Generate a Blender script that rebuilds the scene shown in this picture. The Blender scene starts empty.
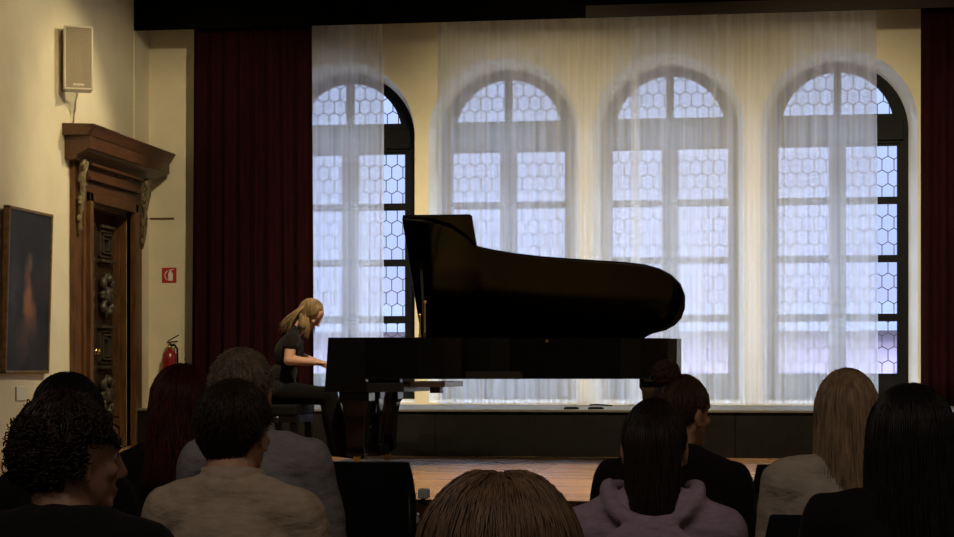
import bpy, bmesh, math, random
from math import sin, cos, pi, radians, sqrt, atan2
from mathutils import Vector, Matrix, Euler, noise
random.seed(11)
sc = bpy.context.scene
COL = sc.collection

# ------------------------------------------------------------------ camera
F, HZ, AL = 1900.0, 372.0, atan2(1900.0, 12377.0)
SA, CA = sin(AL), cos(AL)
EYE = Vector((0, 0, 1.30))
cd = bpy.data.cameras.new('camera')
cd.sensor_fit = 'HORIZONTAL'; cd.sensor_width = 36.0
cd.lens = F / 954 * 36.0
cd.shift_y = (HZ - 268.5) / 954
cd.clip_end = 400
cam = bpy.data.objects.new('camera', cd); COL.objects.link(cam)
cam.location = EYE; cam.rotation_euler = (pi / 2, 0, AL)
sc.camera = cam
sc.view_settings.view_transform = 'Standard'
sc.view_settings.look = 'None'
sc.view_settings.exposure = 0.0
sc.view_settings.gamma = 1.0
sc.view_settings.use_curve_mapping = False

def ray(px, py):
    u = (px - 477) / F; w = (HZ - py) / F
    return Vector((u * CA - SA, u * SA + CA, w))
def at(px, py, x=None, y=None, z=None, t=None):
    """the point of the room seen at a pixel of the photograph, on a given plane"""
    d = ray(px, py)
    if t is None:
        if x is not None: t = x / d.x
        elif y is not None: t = y / d.y
        else: t = (z - EYE.z) / d.z
    return EYE + d * t

# ------------------------------------------------------------------ materials
def mat(name, col, rough=0.6, metal=0.0, spec=0.5, var=0.0, scale=8.0, stretch=(1, 1, 1), bump=0.0, bscale=None, sheen=0.0, coat=0.0, detail=4.0):
    m = bpy.data.materials.new(name); m.use_nodes = True
    nt = m.node_tree; b = nt.nodes['Principled BSDF']
    b.inputs['Base Color'].default_value = (*col, 1)
    b.inputs['Roughness'].default_value = rough
    b.inputs['Metallic'].default_value = metal
    b.inputs['Specular IOR Level'].default_value = spec
    b.inputs['Sheen Weight'].default_value = sheen
    b.inputs['Coat Weight'].default_value = coat
    tc = nt.nodes.new('ShaderNodeTexCoord'); mp = nt.nodes.new('ShaderNodeMapping')
    mp.inputs['Scale'].default_value = stretch
    nt.links.new(tc.outputs['Object'], mp.inputs['Vector'])
    nz = nt.nodes.new('ShaderNodeTexNoise'); nz.inputs['Scale'].default_value = scale; nz.inputs['Detail'].default_value = detail
    nt.links.new(mp.outputs['Vector'], nz.inputs['Vector'])
    if var > 0:
        r = nt.nodes.new('ShaderNodeValToRGB')
        r.color_ramp.elements[0].position = 0.3; r.color_ramp.elements[1].position = 0.7
        r.color_ramp.elements[0].color = (*[c * (1 - var) for c in col], 1)
        r.color_ramp.elements[1].color = (*[min(1, c * (1 + var)) for c in col], 1)
        nt.links.new(nz.outputs['Fac'], r.inputs['Fac'])
        nt.links.new(r.outputs['Color'], b.inputs['Base Color'])
    if bump > 0:
        n2 = nt.nodes.new('ShaderNodeTexNoise'); n2.inputs['Scale'].default_value = bscale or scale; n2.inputs['Detail'].default_value = 5
        nt.links.new(mp.outputs['Vector'], n2.inputs['Vector'])
        bp = nt.nodes.new('ShaderNodeBump'); bp.inputs['Strength'].default_value = bump; bp.inputs['Distance'].default_value = 0.02
        nt.links.new(n2.outputs['Fac'], bp.inputs['Height'])
        nt.links.new(bp.outputs['Normal'], b.inputs['Normal'])
    return m

M = {}
M['plaster'] = mat('cream_plaster', (0.80, 0.73, 0.56), 0.9, var=0.05, scale=3, bump=0.15, bscale=40, spec=0.2)
M['reveal'] = mat('white_reveal_plaster', (0.86, 0.85, 0.80), 0.9, var=0.03, scale=3, spec=0.2)
M['ceiling'] = mat('dark_ceiling', (0.16, 0.12, 0.09), 0.9, var=0.1, scale=2)
M['hall'] = mat('hall_floor', (0.06, 0.035, 0.02), 0.5, var=0.2, scale=4, stretch=(1, 8, 1))
M['darkpanel'] = mat('dark_skirt_panel', (0.007, 0.0065, 0.006), 0.7, spec=0.15, var=0.25, scale=9, bump=0.1, bscale=60)
M['ledge'] = mat('platform_ledge', (0.13, 0.125, 0.11), 0.6, spec=0.2, var=0.15, scale=10)
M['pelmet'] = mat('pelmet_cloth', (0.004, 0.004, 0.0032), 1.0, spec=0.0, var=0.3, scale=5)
M['pelmet_trim_lit'] = mat('pelmet_trim_lit', (0.035, 0.030, 0.023), 0.8, var=0.15, scale=12, stretch=(0.2, 1, 4))
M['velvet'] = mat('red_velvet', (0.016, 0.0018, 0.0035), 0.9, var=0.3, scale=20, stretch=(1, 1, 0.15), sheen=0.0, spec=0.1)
M['blackwood'] = mat('black_window_wood', (0.004, 0.004, 0.005), 0.55, var=0.2, scale=14, stretch=(4, 1, .4), spec=0.12)
M['lead'] = mat('window_lead', (0.10, 0.11, 0.13), 0.5, metal=0.3)
M['ebony'] = mat('black_lacquer', (0.0015, 0.0015, 0.002), 0.10, spec=0.35, bump=0.01, bscale=3)
M['ebonysatin'] = mat('black_satin_lacquer', (0.005, 0.005, 0.005), 0.35, spec=0.4)
M['greyreflection'] = mat('grey_painted_reflection', (0.16, 0.175, 0.20), 0.25, spec=0.5)  # even grey standing in for a reflection under the piano
M['brass'] = mat('brass', (0.72, 0.50, 0.20), 0.25, metal=1.0)
M['plate'] = mat('gold_iron_plate', (0.45, 0.30, 0.10), 0.4, metal=0.8, var=0.1)
M['spruce'] = mat('spruce_soundboard', (0.45, 0.28, 0.12), 0.4, var=0.15, scale=10, stretch=(1, 12, 1))
M['ivory'] = mat('ivory_white', (0.80, 0.77, 0.68), 0.3)
M['felt'] = mat('red_felt', (0.25, 0.02, 0.02), 0.9)
M['wood'] = mat('walnut_portal', (0.125, 0.054, 0.018), 0.45, var=0.45, scale=9, stretch=(3, 3, 0.5), bump=0.12, bscale=18)
M['woodmould'] = mat('walnut_moulding', (0.085, 0.034, 0.014), 0.42, var=0.35, scale=12, stretch=(3, .6, 3))  # darker walnut than the portal, grain running along the wall
M['wooddark'] = mat('dark_door_leaf', (0.030, 0.014, 0.008), 0.4, var=0.4, scale=9, stretch=(3, 3, .5))
M['carved'] = mat('ebonised_carving', (0.055, 0.045, 0.032), 0.4, var=0.4, scale=30)
M['gilt'] = mat('worn_gilt_carving', (0.20, 0.155, 0.08), 0.6, metal=0.2, var=0.35, scale=30)
M['frame'] = mat('picture_frame', (0.22, 0.14, 0.05), 0.45, metal=0.3, var=0.3, scale=25)
M['white_plastic'] = mat('white_plastic', (0.72, 0.66, 0.54), 0.45)
M['grille'] = mat('speaker_grille', (0.40, 0.34, 0.25), 0.7, var=0.12, scale=120, bump=0.3, bscale=250)
M['darkmetal'] = mat('dark_metal', (0.03, 0.03, 0.03), 0.4, metal=0.6)
M['red'] = mat('extinguisher_red', (0.24, 0.012, 0.010), 0.3, coat=0.5, var=0.05)
M['signred'] = mat('sign_red', (0.48, 0.03, 0.025), 0.5)
M['signwhite'] = mat('sign_white', (0.82, 0.80, 0.74), 0.5)
M['rubber'] = mat('black_rubber', (0.005, 0.005, 0.005), 0.7, spec=0.2)
M['steel'] = mat('steel', (0.5, 0.5, 0.5), 0.3, metal=1.0)
M['chairblack'] = mat('black_chair_fabric', (0.009, 0.009, 0.010), 0.85, var=0.2, scale=60, bump=0.1, bscale=300, spec=0.2)
M['chairmetal'] = mat('black_chair_frame', (0.015, 0.015, 0.016), 0.4, metal=0.4)
M['greycap'] = mat('grey_plastic_cap', (0.75, 0.82, 0.85), 0.35)
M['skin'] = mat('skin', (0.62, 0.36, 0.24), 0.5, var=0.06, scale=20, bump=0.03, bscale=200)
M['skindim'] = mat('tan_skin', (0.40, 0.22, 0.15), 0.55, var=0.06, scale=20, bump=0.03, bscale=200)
M['eye'] = mat('eye_white', (0.75, 0.72, 0.68), 0.2)
M['iris'] = mat('iris_brown', (0.06, 0.03, 0.015), 0.2)
M['lip'] = mat('lips', (0.30, 0.12, 0.09), 0.5)
M['pinkwall'] = mat('pink_facade', (0.42, 0.33, 0.40), 0.9, var=0.06, scale=1)
M['rooftile'] = mat('roof_tile', (0.060, 0.056, 0.070), 0.9, var=0.15, scale=4)
M['facadeglass'] = mat('facade_window', (0.20, 0.18, 0.28), 0.4)

def hairmat(name, col, var=0.35, rough=0.45):
    return mat(name, col, rough, var=var, scale=60, stretch=(1, 1, 0.12), spec=0.35, bump=0.2, bscale=90)
def cloth(name, col, var=0.08, rough=0.9):
    return mat(name, col, rough, var=var, scale=14, bump=0.10, bscale=260, spec=0.15, sheen=0.05)
def creased(name, col):
    return mat(name, col, 0.9, var=0.10, scale=30, bump=0.55, bscale=13, stretch=(1, 1, 2.0), spec=0.15, sheen=0.05)

# stage floor boards: long planks running across the stage
def boards():
    m = bpy.data.materials.new('oak_stage_boards'); m.use_nodes = True
    nt = m.node_tree; b = nt.nodes['Principled BSDF']
    tc = nt.nodes.new('ShaderNodeTexCoord')
    br = nt.nodes.new('ShaderNodeTexBrick')
    br.inputs['Scale'].default_value = 1.0
    br.inputs['Brick Width'].default_value = 1.7; br.inputs['Row Height'].default_value = 0.14
    br.inputs['Mortar Size'].default_value = 0.002
    br.inputs['Color1'].default_value = (0.56, 0.29, 0.115, 1); br.inputs['Color2'].default_value = (0.36, 0.165, 0.06, 1)
    br.inputs['Mortar'].default_value = (0.05, 0.022, 0.01, 1)
    nt.links.new(tc.outputs['Object'], br.inputs['Vector'])
    mp = nt.nodes.new('ShaderNodeMapping'); mp.inputs['Scale'].default_value = (0.6, 14, 1)
    nt.links.new(tc.outputs['Object'], mp.inputs['Vector'])
    nz = nt.nodes.new('ShaderNodeTexNoise'); nz.inputs['Scale'].default_value = 3; nz.inputs['Detail'].default_value = 6
    nt.links.new(mp.outputs['Vector'], nz.inputs['Vector'])
    mx = nt.nodes.new('ShaderNodeMixRGB'); mx.blend_type = 'MULTIPLY'; mx.inputs['Fac'].default_value = 0.55
    nt.links.new(br.outputs['Color'], mx.inputs['Color1']); nt.links.new(nz.outputs['Color'], mx.inputs['Color2'])
    bw = nt.nodes.new('ShaderNodeRGBToBW'); nt.links.new(nz.outputs['Color'], bw.inputs['Color'])
    nt.links.new(bw.outputs['Val'], mx.inputs['Color2'])
    hs = nt.nodes.new('ShaderNodeBrightContrast'); hs.inputs['Bright'].default_value = 0.05
    nt.links.new(mx.outputs['Color'], hs.inputs['Color'])
    nt.links.new(hs.outputs['Color'], b.inputs['Base Color'])
    b.inputs['Roughness'].default_value = 0.26; b.inputs['Specular IOR Level'].default_value = 0.3
    bp = nt.nodes.new('ShaderNodeBump'); bp.inputs['Strength'].default_value = 0.05; bp.inputs['Distance'].default_value = 0.01
    nt.links.new(nz.outputs['Fac'], bp.inputs['Height']); nt.links.new(bp.outputs['Normal'], b.inputs['Normal'])
    return m
M['boards'] = boards()

def sheer():
    m = bpy.data.materials.new('sheer_voile'); m.use_nodes = True
    nt = m.node_tree; nt.nodes.remove(nt.nodes['Principled BSDF'])
    out = nt.nodes['Material Output']
    tr = nt.nodes.new('ShaderNodeBsdfTransparent'); tr.inputs['Color'].default_value = (1, 1, 1, 1)
    df = nt.nodes.new('ShaderNodeBsdfDiffuse'); df.inputs['Color'].default_value = (0.84, 0.83, 0.82, 1)
    tl = nt.nodes.new('ShaderNodeBsdfTranslucent'); tl.inputs['Color'].default_value = (0.90, 0.92, 0.97, 1)
    m1 = nt.nodes.new('ShaderNodeMixShader'); m1.inputs['Fac'].default_value = 0.62
    nt.links.new(df.outputs[0], m1.inputs[1]); nt.links.new(tl.outputs[0], m1.inputs[2])
    tc = nt.nodes.new('ShaderNodeTexCoord'); mp = nt.nodes.new('ShaderNodeMapping'); mp.inputs['Scale'].default_value = (1, 0, 0.02)
    nt.links.new(tc.outputs['Object'], mp.inputs['Vector'])
    nz = nt.nodes.new('ShaderNodeTexNoise'); nz.inputs['Scale'].default_value = 14; nz.inputs['Detail'].default_value = 3
    nt.links.new(mp.outputs['Vector'], nz.inputs['Vector'])
    mr = nt.nodes.new('ShaderNodeMapRange')
    mr.inputs['From Min'].default_value = 0.3; mr.inputs['From Max'].default_value = 0.7
    mr.inputs['To Min'].default_value = 0.44; mr.inputs['To Max'].default_value = 0.70
    nt.links.new(nz.outputs['Fac'], mr.inputs['Value'])
    m2 = nt.nodes.new('ShaderNodeMixShader')
    nt.links.new(mr.outputs['Result'], m2.inputs['Fac'])
    nt.links.new(tr.outputs[0], m2.inputs[1]); nt.links.new(m1.outputs[0], m2.inputs[2])
    nt.links.new(m2.outputs[0], out.inputs['Surface'])
    return m
M['sheer'] = sheer()

def glass():
    m = bpy.data.materials.new('leaded_glass'); m.use_nodes = True
    nt = m.node_tree; nt.nodes.remove(nt.nodes['Principled BSDF'])
    out = nt.nodes['Material Output']
    tr = nt.nodes.new('ShaderNodeBsdfTransparent'); tr.inputs['Color'].default_value = (0.93, 0.96, 0.98, 1)
    gl = nt.nodes.new('ShaderNodeBsdfGlossy'); gl.inputs['Roughness'].default_value = 0.05
    m2 = nt.nodes.new('ShaderNodeMixShader'); m2.inputs['Fac'].default_value = 0.05
    nt.links.new(tr.outputs[0], m2.inputs[1]); nt.links.new(gl.outputs[0], m2.inputs[2])
    nt.links.new(m2.outputs[0], out.inputs['Surface'])
    return m
M['glass'] = glass()

# ------------------------------------------------------------------ object helpers
def tag(o, label=None, cat=None, group=None, kind=None):
    if label: o['label'] = label
    if cat: o['category'] = cat
    if group: o['group'] = group
    if kind: o['kind'] = kind
    return o
def empty(name, loc, rz=0.0, label=None, cat=None, group=None, kind=None):
    o = bpy.data.objects.new(name, None); COL.objects.link(o)
    o.location = loc; o.rotation_euler = (0, 0, rz); o.empty_display_size = 0.1
    return tag(o, label, cat, group, kind)
def link_mesh(name, me, m, parent=None, smooth=False):
    o = bpy.data.objects.new(name, me); COL.objects.link(o)
    if m is not None: me.materials.append(m)
    if parent is not None: o.parent = parent
    if smooth:
        for p in me.polygons: p.use_smooth = True
    return o

class MB:
    """collects shapes in one mesh"""
    def __init__(s): s.v = []; s.f = []
    def add(s, vs, fs):
        b = len(s.v); s.v += [tuple(v) for v in vs]; s.f += [tuple(i + b for i in f) for f in fs]; return s
    def box(s, a, b, M=None):
        x0, x1 = sorted((a[0], b[0])); y0, y1 = sorted((a[1], b[1])); z0, z1 = sorted((a[2], b[2]))
        vs = [Vector(p) for p in ((x0, y0, z0), (x1, y0, z0), (x1, y1, z0), (x0, y1, z0), (x0, y0, z1), (x1, y0, z1), (x1, y1, z1), (x0, y1, z1))]
        if M is not None: vs = [M @ v for v in vs]
        return s.add(vs, [(0, 3, 2, 1), (4, 5, 6, 7), (0, 1, 5, 4), (1, 2, 6, 5), (2, 3, 7, 6), (3, 0, 4, 7)])
    def rings(s, rings, closed_ends=True):
        n = len(rings[0]); vs = [p for r in rings for p in r]; fs = []
        for i in range(len(rings) - 1):
            for k in range(n):
                a = i * n + k; b = i * n + (k + 1) % n
                fs.append((a, b, b + n, a + n))
        if closed_ends:
            fs.append(tuple(range(n - 1, -1, -1))); fs.append(tuple((len(rings) - 1) * n + k for k in range(n)))
        return s.add(vs, fs)
    def tube(s, pts, r, n=8):
        pts = [Vector(p) for p in pts]; rs = r if isinstance(r, (list, tuple)) else [r] * len(pts)
        out = []; up = None
        for i, p in enumerate(pts):
            d = (pts[min(i + 1, len(pts) - 1)] - pts[max(i - 1, 0)])
            if d.length < 1e-9: d = Vector((0, 0, 1))
            d.normalize()
            if up is None: up = Vector((0, 0, 1)) if abs(d.z) < 0.9 else Vector((1, 0, 0))
            a = d.cross(up)
            if a.length < 1e-6: a = d.orthogonal()
            a.normalize(); b = d.cross(a).normalized(); up = -b if False else up
            out.append([p + (a * cos(2 * pi * k / n) + b * sin(2 * pi * k / n)) * rs[i] for k in range(n)])
        return s.rings(out)
    def lathe(s, c, prof, n=20, M=None):
        c = Vector(c)
        rg = []
        for r, z in prof:
            ring = [Vector((r * cos(2 * pi * k / n), r * sin(2 * pi * k / n), z)) for k in range(n)]
            if M is not None: ring = [M @ p for p in ring]
            rg.append([c + p for p in ring])
        return s.rings(rg)
    def sphere(s, c, r, nu=16, nv=10, M=None):
        r = r if isinstance(r, (tuple, list)) else (r, r, r); c = Vector(c)
        rg = []
        for i in range(nv + 1):
            th = 0.02 + (pi - 0.04) * i / nv
            ring = [Vector((r[0] * sin(th) * cos(2 * pi * k / nu), r[1] * sin(th) * sin(2 * pi * k / nu), -r[2] * cos(th))) for k in range(nu)]
            if M is not None: ring = [M @ p for p in ring]
            rg.append([c + p for p in ring])
        return s.rings(rg)
    def capsule(s, a, b, ra, rb, n=14):
        a = Vector(a); b = Vector(b); d = b - a; L = d.length
        d = d.normalized() if L > 1e-9 else Vector((0, 0, 1))
        x = d.orthogonal().normalized(); y = d.cross(x)
        rg = []
        for i in range(5):
            th = pi / 2 * (1 - i / 4) * 0.98
            rg.append((a - d * ra * sin(th), ra * cos(th)))
        for i in range(5):
            th = pi / 2 * (i / 4) * 0.98
            rg.append((b + d * rb * sin(th), rb * cos(th)))
        return s.rings([[c + (x * cos(2 * pi * k / n) + y * sin(2 * pi * k / n)) * r for k in range(n)] for c, r in rg])
    def prism(s, poly, d, M=None):
        """poly: 3-D points of a planar ring, extruded by vector d"""
        n = len(poly); d = Vector(d); vs = [Vector(p) for p in poly]; vs = vs + [p + d for p in vs]
        if M is not None: vs = [M @ v for v in vs]
        return s.add(vs, [tuple(range(n - 1, -1, -1)), tuple(range(n, 2 * n))] + [(k, (k + 1) % n, n + (k + 1) % n, n + k) for k in range(n)])
    def mesh(s, name='mesh'):
        me = bpy.data.meshes.new(name); me.from_pydata(s.v, [], s.f); me.update()
        bm = bmesh.new(); bm.from_mesh(me); bmesh.ops.recalc_face_normals(bm, faces=bm.faces); bm.to_mesh(me); bm.free()
        return me
    def build(s, name, m, parent=None, smooth=False, bevel=0.0):
        me = s.mesh(name)
        if bevel > 0:
            bm = bmesh.new(); bm.from_mesh(me)
            es = [e for e in bm.edges if len(e.link_faces) == 2 and e.calc_face_angle(0) > 0.6]
            bmesh.ops.bevel(bm, geom=es, offset=bevel, segments=2, affect='EDGES', profile=0.6)
            bm.to_mesh(me); bm.free()
        return link_mesh(name, me, m, parent, smooth)

def filled(name, loops, y0, y1, m, parent=None):
    """a plate in the x-z plane with holes, from depth y0 to y1"""
    cu = bpy.data.curves.new(name, 'CURVE'); cu.dimensions = '2D'; cu.fill_mode = 'BOTH'; cu.extrude = abs(y1 - y0) / 2
    for lp in loops:
        sp = cu.splines.new('POLY'); sp.points.add(len(lp) - 1)
        for i, (x, z) in enumerate(lp): sp.points[i].co = (x, z, 0, 1)
        sp.use_cyclic_u = True
    o = bpy.data.objects.new('temporary', cu); COL.objects.link(o)
    dg = bpy.context.evaluated_depsgraph_get(); dg.update()
    me = bpy.data.meshes.new_from_object(o.evaluated_get(dg))
    bpy.data.objects.remove(o); bpy.data.curves.remove(cu)
    yc = (y0 + y1) / 2
    me.transform(Matrix(((1, 0, 0, 0), (0, 0, -1, yc), (0, 1, 0, 0), (0, 0, 0, 1))))
    me.materials.clear()
    bm = bmesh.new(); bm.from_mesh(me); bmesh.ops.remove_doubles(bm, verts=bm.verts, dist=1e-5); bmesh.ops.recalc_face_normals(bm, faces=bm.faces); bm.to_mesh(me); bm.free()
    return link_mesh(name, me, m, parent)

# ------------------------------------------------------------------ main planes of the room
STG = 0.55                                   # stage floor height
YST = at(500, 501, z=STG).y                  # front edge of the stage
YSK = at(500, 456.5, z=STG).y                # dark skirt of the platform under the windows
ZPL = at(500, 409.5, y=YSK).z                # top of that platform
YW = 19.20                                   # inner face of the window wall
YF = 19.62                                   # window frames
XL = at(149, 300, y=YW).x                    # left wall
XR = 3.3
ZC = 6.2
YB = -3.0
YV = at(133, 20, x=XL).y                     # front of the pelmet
ZV = at(133, 30, y=YV).z
def zw(py): return at(837, py, y=YF).z

# ------------------------------------------------------------------ room shell
def struct(name, mb, m, label, cat, parent=None, bevel=0):
    o = mb.build(name, m, parent, bevel=bevel); return tag(o, label, cat, kind='structure')
struct('floor', MB().box((XL - .4, YB - .3, -.2), (XR + .3, YST, 0)), M['hall'], 'dark wooden hall floor under the audience chairs', 'floor')
struct('floor_stage', MB().box((XL, YST + .02, 0), (XR, YW, STG)), M['boards'], 'glossy brown plank stage floor under the grand piano', 'floor')
struct('trim_stage_edge', MB().box((XL, YST - .02, STG - .09), (XR, YST + .03, STG + .004)).box((XL, YST, 0), (XR, YST + .02, STG - .09)), M['wood'], 'reddish brown front edge of the stage', 'trim')
struct('ceiling', MB().box((XL - .4, YB - .3, ZC), (XR + .3, YW + .5, ZC + .2)), M['ceiling'], 'dark ceiling over the hall and stage', 'ceiling')
struct('wall_right', MB().box((XR, YB, 0), (XR + .3, YW + .5, ZC)), M['plaster'], 'cream plaster wall on the right of the hall', 'wall')
struct('wall_back', MB().box((XL - .4, YB - .3, 0), (XR + .3, YB, ZC)), M['ceiling'], 'dark wall behind the audience', 'wall')

# left wall with the doorway
DY0 = at(84, 300, x=XL).y; DY1 = at(126.5, 300, x=XL).y
DZ1 = at(105, 207.5, x=XL).z
wl = MB()
wl.box((XL - .4, YB, 0), (XL, DY0, ZC)); wl.box((XL - .4, DY1, 0), (XL, YW + .5, ZC)); wl.box((XL - .4, DY0, DZ1), (XL, DY1, ZC)); wl.box((XL - .4, DY0, 0), (XL, DY1, STG))
struct('wall_left', wl, M['plaster'], 'warm lit cream plaster wall with the carved door and the dark painting', 'wall')
# raised wall strip in the corner beside the door
ys0 = at(133.5, 100, x=XL).y
struct('trim_corner', MB().box((XL, ys0, STG), (XL + .012, ys0 + .03, ZC)), M['plaster'], 'thin plaster edge strip near the corner right of the door', 'trim', bevel=.003)
struct('trim_wall_line', MB().box((at(150, 219, y=YW).x, YW - .012, at(150, 219.5, y=YW).z), (at(174, 219, y=YW).x, YW, at(150, 218, y=YW).z)), M['wood'], 'thin dark horizontal strip on the wall above the red fire sign', 'trim')

# window wall with four arched openings
WINX = [at(p, 300, y=YF).x for p in (350.7, 508.4, 670, 837.5)]
WINX[0] = WINX[1] - (WINX[3] - WINX[1]) / 2 if abs(WINX[0] - (WINX[1] - (WINX[3] - WINX[1]) / 2)) < .05 else WINX[0]
S = (at(900, 300, y=YF) - at(800, 300, y=YF)).x / 100
HB = 70.5 * S
HW, ZT, ZSP = 77.5 * S, zw(56), zw(56) - 77.5 * S            # opening: half width, top, spring line
ZB = ZPL
def arch(cx, hw, zs, zb, n=28):
    pts = [(cx - hw, zb), (cx + hw, zb)]
    pts += [(cx + hw * cos(pi * i / n), zs + hw * sin(pi * i / n)) for i in range(n + 1)]
    return pts
ww = filled('wall_window_side', [[(XL, 0), (XR, 0), (XR, ZC), (XL, ZC)]] + [arch(c, HW, ZSP, ZB + .02) for c in WINX], YW, YW + .5, M['plaster'])
tag(ww, 'cream plaster wall with four tall arched windows behind the piano', 'wall', kind='structure')

# windows
GX0, GX1 = (778 - 837.5) * S, (897 - 837.5) * S
MX = 8.5 * S
LR = 56.5 * S; LZC = zw(72) - LR; LZB = zw(115)
rows = [(zw(197.5), zw(146.5)), (zw(255.5), zw(204.5)), (zw(314), zw(262.5)), (zw(373.5), zw(321.5))]
HXW, HXP, HXA = 12 * S, 14 * S, 3.4 * S / 2 * 1.0
def lunette(cx, sgn, n=14):
    MXL = 3.8 * S
    x0 = cx + sgn * MXL
    h = LZB - LZC
    a0 = math.asin(h / LR); a1 = math.acos(MXL / LR)
    pts = [(x0, LZB)]
    pts += [(cx + sgn * LR * cos(a0 + (a1 - a0) * i / n), LZC + LR * sin(a0 + (a1 - a0) * i / n)) for i in range(n + 1)]
    return pts
def rect(x0, z0, x1, z1): return [(x0, z0), (x1, z0), (x1, z1), (x0, z1)]
def lead_lines(inside, x0, x1, z0, z1):
    segs = []
    j = 0; z = z0 - HXP * 0.15
    while z < z1 + HXP:
        off = (j % 2) * HXW / 2
        i = -1
        while x0 + i * HXW < x1 + HXW:
            xc = x0 + i * HXW + off
            segs.append(((xc, z + HXA), (xc, z + HXP - HXA)))
            segs.append(((xc, z + HXP - HXA), (xc + HXW / 2, z + HXP + HXA)))
            segs.append(((xc + HXW / 2, z + HXP + HXA), (xc + HXW, z + HXP - HXA)))
            i += 1
        z += HXP; j += 1
    mb = MB(); W = 0.0045
    for (a, b) in segs:
        n = 4; run = []
        for k in range(n):
            p = ((a[0] + (b[0] - a[0]) * (k + .5) / n), (a[1] + (b[1] - a[1]) * (k + .5) / n))
            run.append(inside(*p))
        if not any(run): continue
        k0 = run.index(True); k1 = n - run[::-1].index(True)
        p0 = Vector((a[0] + (b[0] - a[0]) * k0 / n, 0, a[1] + (b[1] - a[1]) * k0 / n)); p1 = Vector((a[0] + (b[0] - a[0]) * k1 / n, 0, a[1] + (b[1] - a[1]) * k1 / n))
        d = (p1 - p0).normalized(); s = Vector((-d.z, 0, d.x)) * W
        y = Vector((0, .004, 0))
        vs = [p0 - s - y, p0 + s - y, p1 + s - y, p1 - s - y, p0 - s + y, p0 + s + y, p1 + s + y, p1 - s + y]
        mb.add(vs, [(0, 1, 2, 3), (7, 6, 5, 4), (0, 3, 7, 4), (1, 5, 6, 2), (0, 4, 5, 1), (3, 2, 6, 7)])
    return mb
wlabels = ['arched leaded window half behind the dark red curtain, left of the piano lid',
           'arched leaded window fully behind the sheer curtain, above the raised piano lid',
           'arched leaded window behind sheer curtain, above the rounded tail of the piano lid',
           'arched leaded window on the right with its black frame bare at one side']
for wi, cx in enumerate(WINX):
    root = empty('window_%d' % (wi + 1), (cx, YF, ZPL), 0, wlabels[wi], 'window', None, 'structure')
    dz = ZPL
    def L(pts): return [(x - cx, z - dz) for x, z in pts]
    holes = []
    for sg in (-1, 1):
        holes.append(L(lunette(cx, sg)))
        for (z0, z1) in rows:
            xa, xb = (cx + GX0, cx - MX) if sg < 0 else (cx + MX, cx + GX1)
            holes.append(L(rect(xa, z0, xb, z1)))
    fr = filled('window_frame', [L(arch(cx, HW + .02, ZSP, ZB + .02))] + holes, -.02, .06, M['blackwood'], root)
    fo = arch(0, HW - .001, ZSP - dz, .021); bo = arch(0, HB, ZSP - dz, .05)
    rv = MB(); nn_ = len(fo)
    rv.rings([[(x, YW - YF + .001, z) for x, z in fo], [(x, -.021, z) for x, z in bo], [(x, -.021, z) for x, z in fo]], False)
    rv.build('window_reveal', M['reveal'], root)
    mb = MB()
    mb.box((-.035, -.05, rows[3][0] - dz - .1), (.035, -.02, LZB - dz - .05))          # meeting stile
    mb.box((GX0 - .06, -.06, rows[0][1] + .05 - dz), (GX1 + .06, -.02, LZB - .07 - dz))  # transom
    mb.box((GX0 - .03, -.035, rows[0][1] + .02 - dz), (GX1 + .03, -.02, rows[0][1] + .05 - dz))
    mb.build('transom', M['blackwood'], root, bevel=.006)
    hb = MB().box((-.012, -.065, rows[2][0] - dz - .06), (.012, -.05, rows[2][0] - dz + .06)).tube([(0, -.06, rows[2][0] - dz), (0, -.09, rows[2][0] - dz), (.07, -.09, rows[2][0] - dz - .01)], .007)
    hb.build('handle', M['darkmetal'], root)
    gp = MB(); lead = MB()
    for sg in (-1, 1):
        lp = L(lunette(cx, sg)); gp.prism([(x, .018, z) for x, z in lp], (0, .004, 0))
        ins = lambda x, z, sg=sg: (sg * x > 3.8 * S) and (z > LZB - dz) and (x * x + (z + dz - LZC) ** 2 < LR * LR)
        xa, xb = (GX0, -3.8 * S) if sg < 0 else (3.8 * S, GX1)
        q = lead_lines(ins, xa, xb, LZB - dz, LZC + LR - dz)
        q.v = [(x, y + .02, z) for x, y, z in q.v]; lead.add(q.v, q.f)
        for (z0, z1) in rows:
            xa, xb = (GX0, -MX) if sg < 0 else (MX, GX1)
            gp.box((xa, .018, z0 - dz), (xb, .022, z1 - dz))
            ins = lambda x, z, z0=z0, z1=z1, xa=xa, xb=xb: xa < x < xb and z0 - dz < z < z1 - dz
            q = lead_lines(ins, xa, xb, z0 - dz, z1 - dz)
            q.v = [(x, y + .02, z) for x, y, z in q.v]; lead.add(q.v, q.f)
    gp.build('glass_pane', M['glass'], root)
    lead.build('leading', M['lead'], root)

# platform below the windows
XPL = at(137, 420, y=YSK).x
pf = MB(); 
seams = [at(p, 430, y=YSK).x for p in (435, 535, 735)]
xs = [XPL] + [XPL + (seams[0] - XPL) * k / 3 for k in (1, 2)] + seams + [XR]
for a, b in zip(xs[:-1], xs[1:]):
    pf.box((a + .004, YSK, STG), (b - .004, YSK + .03, ZPL - .022))
pf.box((XPL + .01, YSK + .02, STG), (XR, YW, ZPL - .022))
p1 = struct('trim_platform_skirt', pf, M['darkpanel'], 'black panelled skirt of the raised platform below the windows', 'platform')
struct('floor_platform', MB().box((XPL - .01, YSK - .02, ZPL - .022), (XR, YW + .4, ZPL)), M['ledge'], 'pale ledge top of the platform under the windows', 'platform', bevel=.006)

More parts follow.
